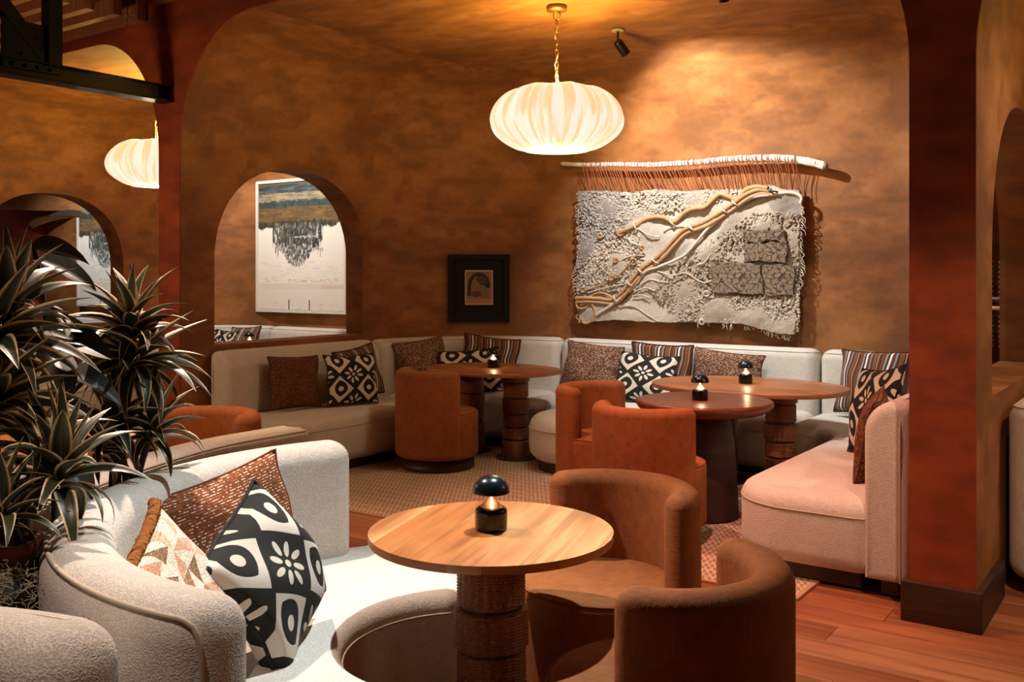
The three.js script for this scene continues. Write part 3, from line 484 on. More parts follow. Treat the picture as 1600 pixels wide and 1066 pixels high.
// ================================================================ TABLE LAMPS
function tableLamp(label, u, v, y = 0.741, cd = LIGHT.tableLamp) {
  const g = thing('table_lamp', label, 'table lamp', [u, y, -v], 'black dome table lamps');
  mesh('base', lathe([[0, 0], [0.047, 0], [0.049, 0.003], [0.05, 0.01], [0.05, 0.055], [0.047, 0.064], [0.039, 0.07], [0.036, 0.071], [0, 0.071]], 36), M.lampBlack, g, 'glossy black drum base');
  mesh('cone', lathe([[0.036, 0.070], [0.028, 0.078], [0.013, 0.092], [0.008, 0.098], [0.007, 0.114], [0, 0.114]], 32), M.copper, g, 'pale copper cone');
  const d = mesh('dome', lathe([[0.001, 0.166], [0.018, 0.1645], [0.034, 0.158], [0.046, 0.147], [0.054, 0.133], [0.0575, 0.115], [0.0565, 0.113], [0.053, 0.114], [0.049, 0.13], [0.04, 0.145], [0.02, 0.156], [0.001, 0.158]], 40), M.dome, g, 'dark metal dome shade');
  mesh('diffuser', new THREE.CylinderGeometry(0.05, 0.05, 0.004, 32).translate(0, 0.118, 0), mat({ color: 0xfff0dd, emissive: new THREE.Color(1, 0.8, 0.6), emissiveIntensity: cd > 0.03 ? 1.1 : 0.2 }), d);
  const l = new THREE.PointLight(new THREE.Color(1, 0.62, 0.36), cd, 0, 2); l.name = 'glow'; l.position.set(0.02, 0.106, 0.02); l.castShadow = true; l.shadow.radius = 0.3; g.add(l);
  return g;
}
{ const [u, v] = hall(-0.064, 2.95); tableLamp('black dome table lamp on the front oak table', u, v, 0.741, 0.006); }
tableLamp('black dome table lamp on the left oval table', -4.84, 6.56);
tableLamp('black dome table lamp on the brown pedestal table', -2.51, 5.58);
tableLamp('black dome table lamp on the right oval table', -2.64, 6.66);
tableLamp('black dome table lamp in the neighbouring alcove, seen through the opening', -8.42, 6.92);
tableLamp('black dome table lamp among the plants on the cafe table', -4.384, 2.5);

// ================================================================ CUSHIONS
const ikat = canvasTex(512, 512, (g, w) => {
  const black = '#15140f', cream = '#d2c8b9', a = w / 1.75; g.fillStyle = black; g.fillRect(0, 0, w, w); const r = rng(71);
  const dia = (x, y, s, f) => { g.fillStyle = f; g.beginPath(); g.moveTo(x, y - s); g.lineTo(x + s * 0.94, y); g.lineTo(x, y + s); g.lineTo(x - s * 0.94, y); g.closePath(); g.fill(); };
  const blob = (x, y, rx, ry, rot, f) => { g.fillStyle = f; g.beginPath(); g.ellipse(x, y, rx, ry, rot, 0, 2 * PI); g.fill(); };
  for (let i = -1; i < 5; i++) for (let j = -1; j < 5; j++) {
    const x = i * a + a * 0.35, y = j * a + a * 0.25;
    dia(x, y, a * 0.46, cream); g.save(); g.translate(x, y); g.fillStyle = black; g.beginPath(); g.moveTo(0, -a * 0.31); g.bezierCurveTo(a * 0.3, -a * 0.2, a * 0.3, a * 0.1, 0, a * 0.24); g.bezierCurveTo(-a * 0.3, a * 0.1, -a * 0.22, -a * 0.2, 0, -a * 0.31); g.fill(); g.restore(); blob(x, y - a * 0.02, a * 0.085, a * 0.085, 0, cream);
    const fx = x + a / 2, fy = y + a / 2; blob(fx, fy, a * 0.05, a * 0.05, 0, cream);
    for (let k = 0; k < 8; k++) { const t = k * PI / 4 + 0.2, d = a * (k % 2 ? 0.19 : 0.22); blob(fx + d * Math.cos(t), fy + d * Math.sin(t), a * 0.1, a * 0.045, t, cream); }
  }
  const id = g.getImageData(0, 0, w, w); for (let i = 0; i < id.data.length; i += 4) { const s = 0.9 + r() * 0.16; id.data[i] *= s; id.data[i + 1] *= s; id.data[i + 2] *= s; } g.putImageData(id, 0, 0);
});
const stripe = canvasTex(512, 512, (g, w) => {
  const cols = ['#4a2414', '#6e3c1c', '#2c1c16', '#8d8d88', '#3a2018', '#e8e0d2', '#5a2c18', '#7c8488', '#3c2418', '#74441c', '#241812', '#c9a77c'], wd = [22, 16, 5, 12, 14, 13, 20, 12, 14, 26, 6, 5]; let x = 0, k = 0;
  while (x < w) { g.fillStyle = cols[k % 12]; g.fillRect(x, 0, wd[k % 12], w); x += wd[k % 12]; k++; }
  const r = rng(5); for (let y = 0; y < w; y += 3) { g.fillStyle = `rgba(0,0,0,${0.05 + r() * 0.12})`; g.fillRect(0, y, w, 1); }
});
const tweed = (base, fleck, amt, seed) => { const r = rng(seed); return canvasTex(512, 512, (g, w) => { g.fillStyle = base; g.fillRect(0, 0, w, w); const rows = 42, h = w / rows; for (let j = 0; j < rows; j++) for (let i = 0; i < 62; i++) { const q = r(), x = (i + (j * 0.37) % 1 + 0.3 * r()) * w / 62; g.fillStyle = q < amt ? fleck : q < amt + 0.35 ? 'rgba(40,14,4,0.55)' : 'rgba(190,100,40,0.28)'; g.beginPath(); g.ellipse(x, (j + 0.5) * h, w / (110 + 60 * r()), h * 0.24, 0.3, 0, 2 * PI); g.fill(); } for (let j = 0; j < rows; j++) { g.fillStyle = 'rgba(24,8,3,0.42)'; g.fillRect(0, j * h - 1.5, w, 3.2); } }); };
const tweedFront = tweed('#96522a', '#d6c6b2', 0.32, 3), tweedBack = tweed('#6e4632', '#cdbba8', 0.38, 4), tweedDark = tweed('#5a2f14', '#96602c', 0.35, 6);
const patch = canvasTex(512, 512, (g, w) => {
  g.fillStyle = '#d8ccba'; g.fillRect(0, 0, w, w); const r = rng(14), tan = ['#b5825f', '#c39274', '#94643f', '#7d5b3c', '#bfa58a'], n = 7, c = w / n;
  for (let i = 0; i < n; i++) for (let j = 0; j < n; j++) { const x = i * c, y = j * c, q = Math.floor(r() * 4); g.fillStyle = tan[Math.floor(r() * 5)]; const P = [[x, y], [x + c, y], [x + c, y + c * (0.6 + r() * 0.4)], [x, y + c]]; g.beginPath(); [0, 1, 2].forEach((k) => g.lineTo(...P[(q + k) % 4])); g.closePath(); g.fill(); }
  for (let y = 0; y < w; y += 6) for (let x = 0; x < w; x += 3) { const q = r(); g.fillStyle = q < 0.35 ? 'rgba(60,45,35,0.30)' : q > 0.7 ? 'rgba(250,240,225,0.4)' : 'rgba(0,0,0,0)'; g.fillRect(x, y, 5, 2); }
});
const bumpOf = (t) => { const k = t.clone(); k.colorSpace = THREE.NoColorSpace; return k; };
const clothMat = (t, b = 0.002) => mat({ map: t, bumpMap: bumpOf(t), bumpScale: b, roughness: 0.92 });
const CL = { ikat: clothMat(ikat, 0.001), stripe: clothMat(stripe, 0.0015), tweedFront: clothMat(tweedFront, 0.004), tweedBack: clothMat(tweedBack, 0.003), tweedDark: clothMat(tweedDark, 0.003), patch: clothMat(patch, 0.003) };
const TRIM = { ikat: mat({ color: 0x12110e, roughness: 0.9 }), stripe: mat({ color: 0x4a2512, roughness: 0.95 }), tweedFront: mat({ color: 0x6e3418, roughness: 0.95 }), tweedBack: mat({ color: 0x4e2a18, roughness: 0.95 }), tweedDark: mat({ color: 0x4a2410, roughness: 0.95 }), patch: mat({ color: 0x8a531e, roughness: 1 }) };
function cushionGeo(w, h, t, seed) {
  const n = 26, r = rng(seed), ph = [r() * 6, r() * 6, r() * 6], pos = [], uv = [], idx = [];
  const at2 = (i, j, side) => {
    const u = i / n * 2 - 1, v = j / n * 2 - 1, x = u * (1 - 0.075 * (1 - v * v) * Math.abs(u)), y = v * (1 - 0.075 * (1 - u * u) * Math.abs(v));
    const e = Math.max(0, (1 - u * u)) * Math.max(0, (1 - v * v)), z = t / 2 * Math.pow(e, 0.42) * (1 + 0.07 * Math.sin(3.1 * u + ph[0]) * Math.sin(2.7 * v + ph[1])) + 0.008 * Math.sin(5 * u + 4 * v + ph[2]) * Math.pow(e, 0.6);
    const bend = 0.018 * Math.sin(2 * u + ph[1]) + 0.014 * Math.sin(2.3 * v + ph[0]);
    return [x * w / 2 + 0.006 * Math.sin(6 * v + ph[2]), y * h / 2, side * z + bend];
  };
  for (const side of [1, -1]) { const b = pos.length / 3; for (let j = 0; j <= n; j++) for (let i = 0; i <= n; i++) { pos.push(...at2(i, j, side)); uv.push(side > 0 ? i / n : 1 - i / n, j / n); } for (let j = 0; j < n; j++) for (let i = 0; i < n; i++) { const a = b + j * (n + 1) + i, c = a + n + 1; side > 0 ? idx.push(a, a + 1, c, a + 1, c + 1, c) : idx.push(a, c, a + 1, a + 1, c, c + 1); } }
  const g = new THREE.BufferGeometry(); g.setAttribute('position', new THREE.Float32BufferAttribute(pos, 3)); g.setAttribute('uv', new THREE.Float32BufferAttribute(uv, 2)); g.setIndex(idx); g.computeVertexNormals();
  const rim = []; for (let k = 0; k < n; k++) rim.push(at2(k, 0, 1)); for (let k = 0; k < n; k++) rim.push(at2(n, k, 1)); for (let k = n; k > 0; k--) rim.push(at2(k, n, 1)); for (let k = n; k > 0; k--) rim.push(at2(0, k, 1));
  return [g, rim.map((p) => new THREE.Vector3(...p))];
}
let cushionSeed = 100;
const NAMES = { ikat: 'patterned_cushion', stripe: 'striped_cushion', tweedFront: 'tweed_cushion', tweedBack: 'tweed_cushion', tweedDark: 'tweed_cushion', patch: 'patchwork_cushion' };
function cushion(kind, label, u, y, v, w, h, t, [fu, fv], tilt = 12, roll = 0) {
  const g = thing(NAMES[kind], label, 'cushion', [u, y, -v]); g.rotation.order = 'YXZ'; g.rotation.set(-R(tilt), Math.atan2(fu, -fv), R(roll));
  const [geo, rim] = cushionGeo(w, h, t, cushionSeed += 7); mesh('cover', geo, CL[kind], g);
  const r = rng(cushionSeed);
  if (kind === 'patch' || kind === 'stripe') {                     // brush fringe: ragged tube along the edge
    const pts = kind === 'patch' ? rim.slice(52, 104).concat(rim.slice(0, 8)) : rim, c = new THREE.CatmullRomCurve3(pts, kind !== 'patch'), rad = kind === 'patch' ? 0.017 : 0.008, tg = new THREE.TubeGeometry(c, kind === 'patch' ? 300 : 220, rad, 9, kind !== 'patch'), p = tg.attributes.position;
    for (let i = 0; i < p.count; i++) p.setXYZ(i, p.getX(i) + (r() - 0.5) * rad * 0.32, p.getY(i) + (r() - 0.5) * rad * 0.32, p.getZ(i) + (r() - 0.5) * rad * 0.32);
    tg.computeVertexNormals(); mesh('fringe', tg, TRIM[kind], g, kind === 'patch' ? 'soft amber fur trim' : 'short brown brush fringe');
  } else mesh('edge_cord', new THREE.TubeGeometry(new THREE.CatmullRomCurve3(rim, true), 140, kind === 'ikat' ? 0.006 : 0.005, 6, true), TRIM[kind], g);
  return g;
}
const EAST = [1, 0.05], SOUTH = [0, -1], WEST = [-1, 0];
cushion('tweedDark', 'dark brown tweed cushion on the left arm of the alcove banquette', -5.88, 0.665, 5.29, 0.5, 0.42, 0.15, [1, -0.1], 12, -2);
cushion('stripe', 'striped brown fringed cushion behind the patterned one on the left arm', -5.88, 0.68, 6.02, 0.48, 0.45, 0.13, [1, -0.1], 10, 8);
cushion('ikat', 'black and cream patterned cushion on the left arm of the banquette', -5.70, 0.66, 5.74, 0.46, 0.42, 0.15, [1, -0.25], 18, -2);
cushion('tweedBack', 'brown tweed cushion behind the tub chair in the left corner', -5.82, 0.71, 6.79, 0.5, 0.45, 0.15, [0.9, -0.4], 12, 6);
cushion('stripe', 'striped brown cushion in the left corner below the small picture', -5.42, 0.735, 7.30, 0.54, 0.42, 0.14, [0.55, -0.85], 12, -7);
cushion('ikat', 'black and cream patterned cushion behind the left oval table', -5.40, 0.64, 6.98, 0.56, 0.44, 0.15, [0.7, -0.75], 26, 6);
cushion('tweedBack', 'large brown tweed cushion leaning left of the tapestry cushions', -4.40, 0.69, 7.45, 0.58, 0.45, 0.16, [0, -1], 12, -4);
cushion('stripe', 'striped brown cushion behind the patterned one below the tapestry', -3.74, 0.71, 7.50, 0.58, 0.45, 0.13, [0, -1], 8, -1);
cushion('ikat', 'black and cream patterned cushion below the tapestry', -3.78, 0.655, 7.30, 0.54, 0.42, 0.15, [0.08, -1], 18, -3);
cushion('tweedBack', 'brown tweed cushion behind the lamp on the right oval table', -3.12, 0.68, 7.46, 0.6, 0.44, 0.15, [0, -1], 10, -4);
cushion('stripe', 'striped brown fringed cushion in the right corner of the banquette', -1.93, 0.73, 7.32, 0.66, 0.48, 0.15, [-0.46, -0.89], 10, 2);
cushion('ikat', 'black and cream patterned cushion by the rust pillar', -1.52, 0.73, 5.86, 0.52, 0.52, 0.16, [-0.75, -0.66], 16, 8);
cushion('tweedDark', 'brown tweed cushion on the right arm beside the rust pillar', -1.40, 0.67, 5.28, 0.46, 0.46, 0.16, [-1, -0.14], 16, -5);
{ // front banquette
  const f = (x, d) => hall(x, d), dirTo = (x, d, tx, td) => { const a = hall(x, d), b = hall(tx, td); return [b[0] - a[0], b[1] - a[1]]; };
  let [u, v] = f(-0.92, 3.15); cushion('tweedFront', 'brown woven cushion with cream flecks on the front banquette', u, 0.665, v, 0.52, 0.42, 0.17, dirTo(-0.90, 3.16, -0.1, 2.3), 20, 13);
  [u, v] = f(-0.70, 2.76); cushion('ikat', 'large black and cream patterned cushion standing on the front banquette', u, 0.645, v, 0.42, 0.43, 0.19, dirTo(-0.74, 2.76, 0.7, 2.45), 24, 22);
  [u, v] = f(-0.83, 2.44); cushion('patch', 'tan patchwork cushion with amber fur trim on the front banquette', u, 0.665, v, 0.46, 0.44, 0.15, dirTo(-0.83, 2.44, 0.2, 2.6), 26, 12);
}
cushion('stripe', 'striped cushion seen through the arched opening', -9.14, 0.70, 7.42, 0.48, 0.44, 0.13, SOUTH, 10, 4);
cushion('ikat', 'patterned cushion seen through the arched opening', -9.44, 0.67, 7.34, 0.46, 0.42, 0.14, SOUTH, 14, -3);
cushion('tweedDark', 'brown cushion in the neighbouring alcove behind the plants', -9.78, 0.67, 5.9, 0.48, 0.42, 0.14, EAST, 12, 0);
cushion('ikat', 'patterned cushion in the neighbouring alcove behind the plants', -9.74, 0.66, 5.35, 0.46, 0.42, 0.14, EAST, 14, 3);

// ================================================================ TAPESTRY
{
  const g = thing('tapestry', 'large woven cream wall tapestry with ropes hanging from a birch branch', 'tapestry', [-3.66, 1.7, -7.80]);
  // drawing board: a runs 150..1280 left to right, b runs 240..880 top to bottom
  const pt = (x, y, z = 0) => { const a = (x - 150) / 1130, b = (y - 240) / 640; return new THREE.Vector3(-4.71 + 2.1 * (a + 0.13 * a * (1 - a)) + 3.66, lerp(2.31, 2.22, a) - b * lerp(1.22, 1.03, a) - 1.7, z); };
  const r = rng(2024);
  const tex = canvasTex(1024, 640, (c, w, h) => {
    const X = (x) => (x - 130) / 1170 * w, Y = (y) => (y - 220) / 770 * h; c.fillStyle = '#cfc7b8'; c.fillRect(0, 0, w, h);
    const poly = (pts, f) => { c.fillStyle = f; c.beginPath(); pts.forEach((p) => c.lineTo(X(p[0]), Y(p[1]))); c.closePath(); c.fill(); };
    poly([[130, 220], [420, 220], [330, 380], [250, 480], [150, 700], [130, 700]], '#9d9891'); poly([[420, 220], [1000, 220], [840, 270], [620, 350], [420, 380]], '#b9b0a2'); poly([[330, 420], [640, 330], [860, 300], [760, 480], [560, 600], [400, 560]], '#ded8cb');
    poly([[300, 880], [420, 730], [620, 600], [820, 420], [1000, 300], [780, 560], [640, 640], [600, 860]], '#dcd5c6'); poly([[600, 700], [850, 520], [1280, 330], [1290, 990], [800, 900]], '#bfb4a2'); poly([[1100, 280], [1290, 270], [1290, 420], [1150, 360]], '#b0aaa0');
    for (let y = 0; y < h; y += 4) for (let x = 0; x < w; x += 4) { const q = r(); c.fillStyle = q < 0.5 ? `rgba(70,60,48,${0.22 * r()})` : `rgba(255,250,240,${0.2 * r()})`; c.fillRect(x, y, 4, 2); }
  });
  const rowsN = 46, colsN = 80, edgeL = (y) => 150 + 10 * Math.sin(y / 60) + (y < 300 ? 12 : 0) - 8 * smooth(500, 700, y), edgeR = (y) => 1282 + 6 * Math.sin(y / 45) - 30 * smooth(560, 980, y), edgeT = (x) => 238 + 5 * Math.sin(x / 50) - 20 * smooth(900, 1100, x) + 22 * smooth(1130, 1200, x), edgeB = (x) => 882 + 6 * Math.sin(x / 70) + 20 * smooth(500, 800, x) + 70 * smooth(980, 1230, x);
  const mk = (z0, relief) => { const rows = []; for (let j = 0; j <= rowsN; j++) { const row = []; for (let i = 0; i <= colsN; i++) { const a = i / colsN, b = j / rowsN, x0 = lerp(150, 1280, a), y = lerp(edgeT(x0), edgeB(x0), b), x = lerp(edgeL(y), edgeR(y), a) + (i === 0 || i === colsN ? (r() - 0.5) * 8 : 0), p = pt(x, y + (j === 0 || j === rowsN ? (r() - 0.5) * 6 : 0)); const soft = relief * (0.010 * Math.sin(x / 34 + y / 60) + 0.012 * Math.sin(x / 90 - y / 40) + 0.012 * (r() - 0.5) + 0.02 * smooth(760, 900, y)); row.push({ p: [p.x, p.y, -(z0 + soft)], uv: [(x - 130) / 1170, 1 - (y - 220) / 770] }); } rows.push(row); } return sheet(rows); };
  const front = mk(0.05, 1), back = mk(0.005, 0);
  const sides = (() => { const f = front.attributes.position, b = back.attributes.position, w = colsN + 1, ring = []; for (let i = 0; i < colsN; i++) ring.push(i); for (let j = 0; j < rowsN; j++) ring.push(j * w + colsN); for (let i = colsN; i > 0; i--) ring.push(rowsN * w + i); for (let j = rowsN; j > 0; j--) ring.push(j * w); const pos = [], uv = [], idx = []; ring.forEach((k) => { pos.push(f.getX(k), f.getY(k), f.getZ(k), b.getX(k), b.getY(k), b.getZ(k)); const q = front.attributes.uv; uv.push(q.getX(k), q.getY(k), q.getX(k), q.getY(k)); }); const n = ring.length; for (let i = 0; i < n; i++) { const a = 2 * i, c = 2 * ((i + 1) % n); idx.push(a, a + 1, c, c, a + 1, c + 1); } const o = new THREE.BufferGeometry(); o.setAttribute('position', new THREE.Float32BufferAttribute(pos, 3)); o.setAttribute('uv', new THREE.Float32BufferAttribute(uv, 2)); o.setIndex(idx); o.computeVertexNormals(); return o; })();
  const clothM = mat({ map: tex, color: 0xd6d4d2, bumpMap: bumpOf(tex), bumpScale: 0.01, roughness: 0.95 }), cloth = mesh('cloth', mergeGeometries([front, back, sides]), clothM, g);
  // tufts: looped pile, denser in the grey corner, the meadow and the lower right
  const blob = new THREE.IcosahedronGeometry(1, 0), tuftOf = (n, inside, s0, s1, seed) => { const q = rng(seed), list = []; let guard = 0; while (list.length < n && guard++ < n * 40) { const x = 140 + q() * 1140, y = 240 + q() * 730; if (y > edgeB(x) - 4 || y < edgeT(x) + 4 || !inside(x, y, q)) continue; const s = lerp(s0, s1, q()), p = pt(x, y, 0.054 + q() * 0.009), k = blob.clone(); k.scale(s * (0.7 + q() * 0.8), s * (0.7 + q() * 0.8), s * 1.1); k.rotateZ(q() * 6); k.translate(p.x, p.y, p.z); list.push(k); } return mergeGeometries(list); };
  const stuff = (name, geo, m, l) => { const o = mesh(name, geo, m, g, l); o.userData.kind = 'stuff'; return o; };
  const greyM = mat({ color: 0xa4a09a, roughness: 1 }), creamM = mat({ color: 0xbfb5a5, roughness: 1 }), darkM = mat({ color: 0xa89c8a, roughness: 1 });
  stuff('tufts', tuftOf(1300, (x, y) => x + y * 0.62 < 620 + 60 * Math.sin(y / 50), 0.005, 0.011, 1), greyM, 'grey shaggy tufts in the upper left corner');
  stuff('tufts', tuftOf(900, (x, y) => y < 380 - (x - 420) * 0.18 && x > 380 && x < 960, 0.005, 0.011, 2), creamM);
  stuff('tufts', tuftOf(800, (x, y) => x < 470 && y > 430 && y < 740 && x + y * 0.62 > 560, 0.005, 0.012, 3), creamM);
  stuff('tufts', tuftOf(1500, (x, y, q) => x > 640 + 160 * Math.sin(y / 130) - (y - 600) * 0.2 && y > 1000 - x * 0.62 && y > 350 && !(x > 835 && x < 1250 && y > 590 && y < 775) && !(x > 1000 && x < 1220 && y > 430 && y < 600), 0.006, 0.012, 4), darkM, 'looped pile around the clay tiles');
  stuff('tufts', tuftOf(700, (x, y) => y > 770 && x > 700, 0.006, 0.013, 5), creamM);
  // loops hanging from the lower edge and sides
  const fr = []; for (let i = 0; i < 110; i++) { const side = i % 3, x = side === 0 ? edgeL(300 + i * 5) : side === 1 ? lerp(760, 1235, r()) : edgeR(300 + i * 5), y = side === 1 ? edgeB(x) : 300 + i * 5, p = pt(x, y, 0.05), l = 0.02 + r() * 0.045, dx = side === 0 ? -1 : side === 2 ? 1 : 0; fr.push(new THREE.TubeGeometry(new THREE.CatmullRomCurve3([p, p.clone().add(new THREE.Vector3(dx * l * 0.6 + (r() - 0.5) * 0.02, -l * 0.6, 0.012)), p.clone().add(new THREE.Vector3(dx * l * 0.5 + (r() - 0.5) * 0.03, -l, 0))]), 5, 0.004, 4)); }
  stuff('fringe', mergeGeometries(fr), creamM, 'loose yarn ends along the edges');
  // ropes
  const ropeTex = per(texFrom(128, (i, x, y) => { const s = 0.8 + 0.25 * Math.sin((x * 6 + y * 5) * 2 * PI); return [214 * s, 170 * s, 122 * s]; }), 1); ropeTex.repeat.set(26, 1);
  const rope = mat({ map: ropeTex, roughness: 0.85 }), cord = mat({ color: 0xc9c0b0, roughness: 0.95 }), ln = (pts, z = 0.075) => pts.map(([x, y], i) => pt(x, y, z + 0.006 * Math.sin(i * 1.7)));
  const mkRope = (name, pts, rad, m, label, z) => mesh(name, tube(ln(pts, z), rad, Math.max(24, pts.length * 8), 8), m, g, label);
  mkRope('rope', [[355, 450], [400, 430], [450, 410], [500, 380], [560, 370], [600, 375], [645, 395], [700, 350], [750, 330], [800, 325], [840, 290], [880, 260], [920, 270], [960, 285], [1010, 240], [1060, 225], [1125, 232]], 0.021, rope, 'thick golden rope');
  const two = [[140, 765], [200, 765], [260, 770], [330, 775], [380, 740], [430, 680], [480, 625], [540, 585], [590, 545], [640, 490], [690, 440], [740, 420], [800, 400], [860, 365], [900, 340], [960, 300], [1020, 260], [1080, 240], [1135, 246]];
  mkRope('rope', two, 0.018, rope, null, 0.082); mkRope('rope', two.map(([x, y]) => [x + 8 + (x - 140) * 0.006, y + 19]), 0.017, rope, null, 0.078);
  mkRope('rope', [[165, 800], [215, 788], [237, 830], [215, 880], [182, 888], [168, 860]], 0.012, rope, 'loop of golden rope at the lower left');
  mkRope('rope', [[140, 765], [150, 810], [185, 815], [230, 750], [290, 745], [340, 775]], 0.01, rope); mkRope('rope', [[170, 735], [230, 715], [300, 690], [360, 655], [430, 585], [485, 520]], 0.007, rope);
  mkRope('cord', [[245, 850], [330, 800], [400, 745], [450, 700], [500, 640], [560, 620], [640, 590], [700, 560], [760, 500], [820, 430], [880, 380], [960, 330], [1040, 280], [1130, 265], [1250, 255], [1295, 280], [1290, 310]], 0.014, cord, 'pale twisted cord');
  for (const c of [[[450, 720], [520, 680], [570, 690], [615, 695]], [[440, 740], [500, 720], [545, 735]], [[430, 760], [480, 755], [520, 770]], [[360, 810], [440, 810], [500, 850], [565, 890]], [[560, 640], [640, 660], [700, 650], [770, 690]], [[200, 740], [300, 715], [390, 700], [440, 690]], [[400, 470], [440, 500], [480, 510]], [[460, 425], [510, 455], [570, 470]], [[590, 440], [650, 418], [720, 420]], [[490, 560], [430, 560], [350, 590]], [[830, 560], [800, 600], [760, 610]], [[840, 690], [800, 700], [770, 690]], [[830, 750], [815, 770], [850, 775]]]) mkRope('tendril', c, 0.006, cord, null, 0.07);
  for (const [x, y, s] of [[372, 448, 0.02], [440, 590, 0.024], [350, 580, 0.018], [325, 668, 0.02], [352, 660, 0.014], [180, 725, 0.02], [485, 520, 0.014], [270, 460, 0.016], [815, 755, 0.02], [790, 895, 0.018]]) { const c = mesh('curl', new THREE.TorusGeometry(s * 1.15, 0.0085, 6, 18), x > 700 ? cord : rope, g); c.position.copy(pt(x, y, 0.088)); c.rotation.set(0.3, 0.25, 0); }
  for (const [x, y, a] of [[640, 392, 0.6], [452, 408, 0.4], [740, 422, 0.9], [552, 582, 0.9], [480, 630, 0.9], [420, 690, 0.9], [350, 765, 0.5], [960, 300, 0.8], [905, 335, 0.8], [1150, 240, 1.3]]) { const c = mesh('binding', new THREE.TorusGeometry(0.036, 0.006, 6, 16), x === 1150 ? mat({ color: 0x4c565a, roughness: 1 }) : cord, g); c.position.copy(pt(x, y + 6, 0.08)); c.rotation.set(0, PI / 2, 0); c.rotateX(-a); c.scale.set(1, 1, 1.4); }
  // cracked clay tiles
  const cell = []; { const q = rng(99); for (let i = 0; i < 70; i++) cell.push([q(), q()]); }
  const crack = (() => { const o = new Float32Array(256 * 256); for (let y = 0; y < 256; y++) for (let x = 0; x < 256; x++) { let d1 = 9, d2 = 9; for (const [cx, cy] of cell) { let dx = Math.abs(cx - x / 256), dy = Math.abs(cy - y / 256); dx = Math.min(dx, 1 - dx); dy = Math.min(dy, 1 - dy); const d = Math.hypot(dx, dy); if (d < d1) { d2 = d1; d1 = d; } else if (d < d2) d2 = d; } o[y * 256 + x] = smooth(0.002, 0.012, d2 - d1 + 0.012 * Math.sin(x * 0.11) * Math.sin(y * 0.09)); } return o; })();
  const fine = fbm(256, 20, 3, 88), clayM = mat({ map: per(texFrom(256, (i) => { const s = (0.55 + 0.45 * crack[i]) * (0.8 + 0.4 * fine[i]); return [124 * s, 108 * s, 90 * s]; }), 0.34), bumpMap: per(gray(256, (i) => crack[i] * 0.7 + fine[i] * 0.3), 0.34), bumpScale: 0.012, roughness: 1 });
  for (const poly of [[[1005, 442], [1128, 432], [1138, 490], [1062, 504], [1008, 490]], [[1140, 440], [1208, 446], [1222, 508], [1142, 494]], [[1006, 506], [1060, 510], [1140, 502], [1220, 518], [1214, 608], [1120, 600], [1004, 602]], [[836, 596], [900, 602], [1000, 608], [1086, 622], [1104, 764], [1000, 758], [842, 746]], [[1096, 626], [1170, 616], [1254, 628], [1256, 774], [1112, 768]]]) {
    const q = []; poly.forEach((p, i) => { const n = poly[(i + 1) % poly.length]; for (let k = 0; k < 4; k++) { const t = k / 4, x = lerp(p[0], n[0], t) + (k ? (r() - 0.5) * 20 : 0), y = lerp(p[1], n[1], t) + (k ? (r() - 0.5) * 20 : 0), w = pt(x, y); q.push([w.x, w.y]); } });
    const e = new THREE.ExtrudeGeometry(shapeOf(q.reverse()), { depth: 0.026, bevelEnabled: true, bevelThickness: 0.004, bevelSize: 0.003, bevelSegments: 1 }); e.translate(0, 0, 0.058 + r() * 0.008); mesh('clay_tile', metreUV(toCreasedNormals(e, 0.5)), clayM, g, 'cracked grey brown clay piece');
  }
  // branch and cords
  const bark = texFrom(N, (i, x, y) => { const d = smooth(0.6, 0.72, nFib[i] * 0.5 + nMid[i] * 0.5), s = 0.9 + 0.2 * nFine[i]; return mixc([226, 218, 206], [96, 82, 70], d * 0.8).map((v) => v * s); }); bark.repeat.set(5, 1);
  const axis = new THREE.CatmullRomCurve3([[65, 100], [200, 108], [350, 108], [520, 112], [640, 108], [780, 100], [900, 88], [1050, 82], [1200, 82], [1330, 98], [1410, 118]].map(([x, y]) => pt(x, y, 0.07)));
  const bg = new THREE.TubeGeometry(axis, 120, 0.03, 12, false), bp = bg.attributes.position; for (let i = 0; i <= 120; i++) { const c = axis.getPointAt(i / 120), k = lerp(0.62, 1.12, i / 120) * (1 + 0.05 * Math.sin(i * 0.9) + 0.04 * Math.sin(i * 2.3)); for (let j = 0; j <= 12; j++) { const n = i * 13 + j; bp.setXYZ(n, c.x + (bp.getX(n) - c.x) * k, c.y + (bp.getY(n) - c.y) * k, c.z + (bp.getZ(n) - c.z) * k); } }
  bg.computeVertexNormals(); const br = mesh('branch', bg, mat({ map: bark, roughness: 0.9 }), g, 'pale birch branch'); for (const e of [0, 1]) { const c = new THREE.SphereGeometry(0.02 + e * 0.012, 10, 8); const q = axis.getPointAt(e); c.translate(q.x, q.y, q.z); mesh('end', c, mat({ color: 0xb0a08c, roughness: 1 }), br); }
  const cords = []; for (let i = 0; i < 80; i++) { const x = 195 + i * 13.8 + (r() - 0.5) * 16, x2 = x + (r() - 0.5) * 34, k = clamp((x - 65) / 1345, 0, 1), q = axis.getPointAt(k), b = pt(x2, edgeT(clamp(x2, 150, 1280)) + 6, 0.05), top = new THREE.Vector3(q.x, q.y, q.z); cords.push(new THREE.TubeGeometry(new THREE.CatmullRomCurve3([top.clone().add(new THREE.Vector3(0, -0.02, -0.03)), top.clone().add(new THREE.Vector3(0.002, 0.033, 0)), top.clone().add(new THREE.Vector3(0.004, 0, 0.036)), top.clone().lerp(b, 0.5).add(new THREE.Vector3((r() - 0.5) * 0.01, 0, 0.012)), b]), 12, 0.0036, 4)); }
  stuff('hanging_cords', mergeGeometries(cords), mat({ color: 0x9c5638, roughness: 0.9 }), 'rust coloured cords tied over the branch');
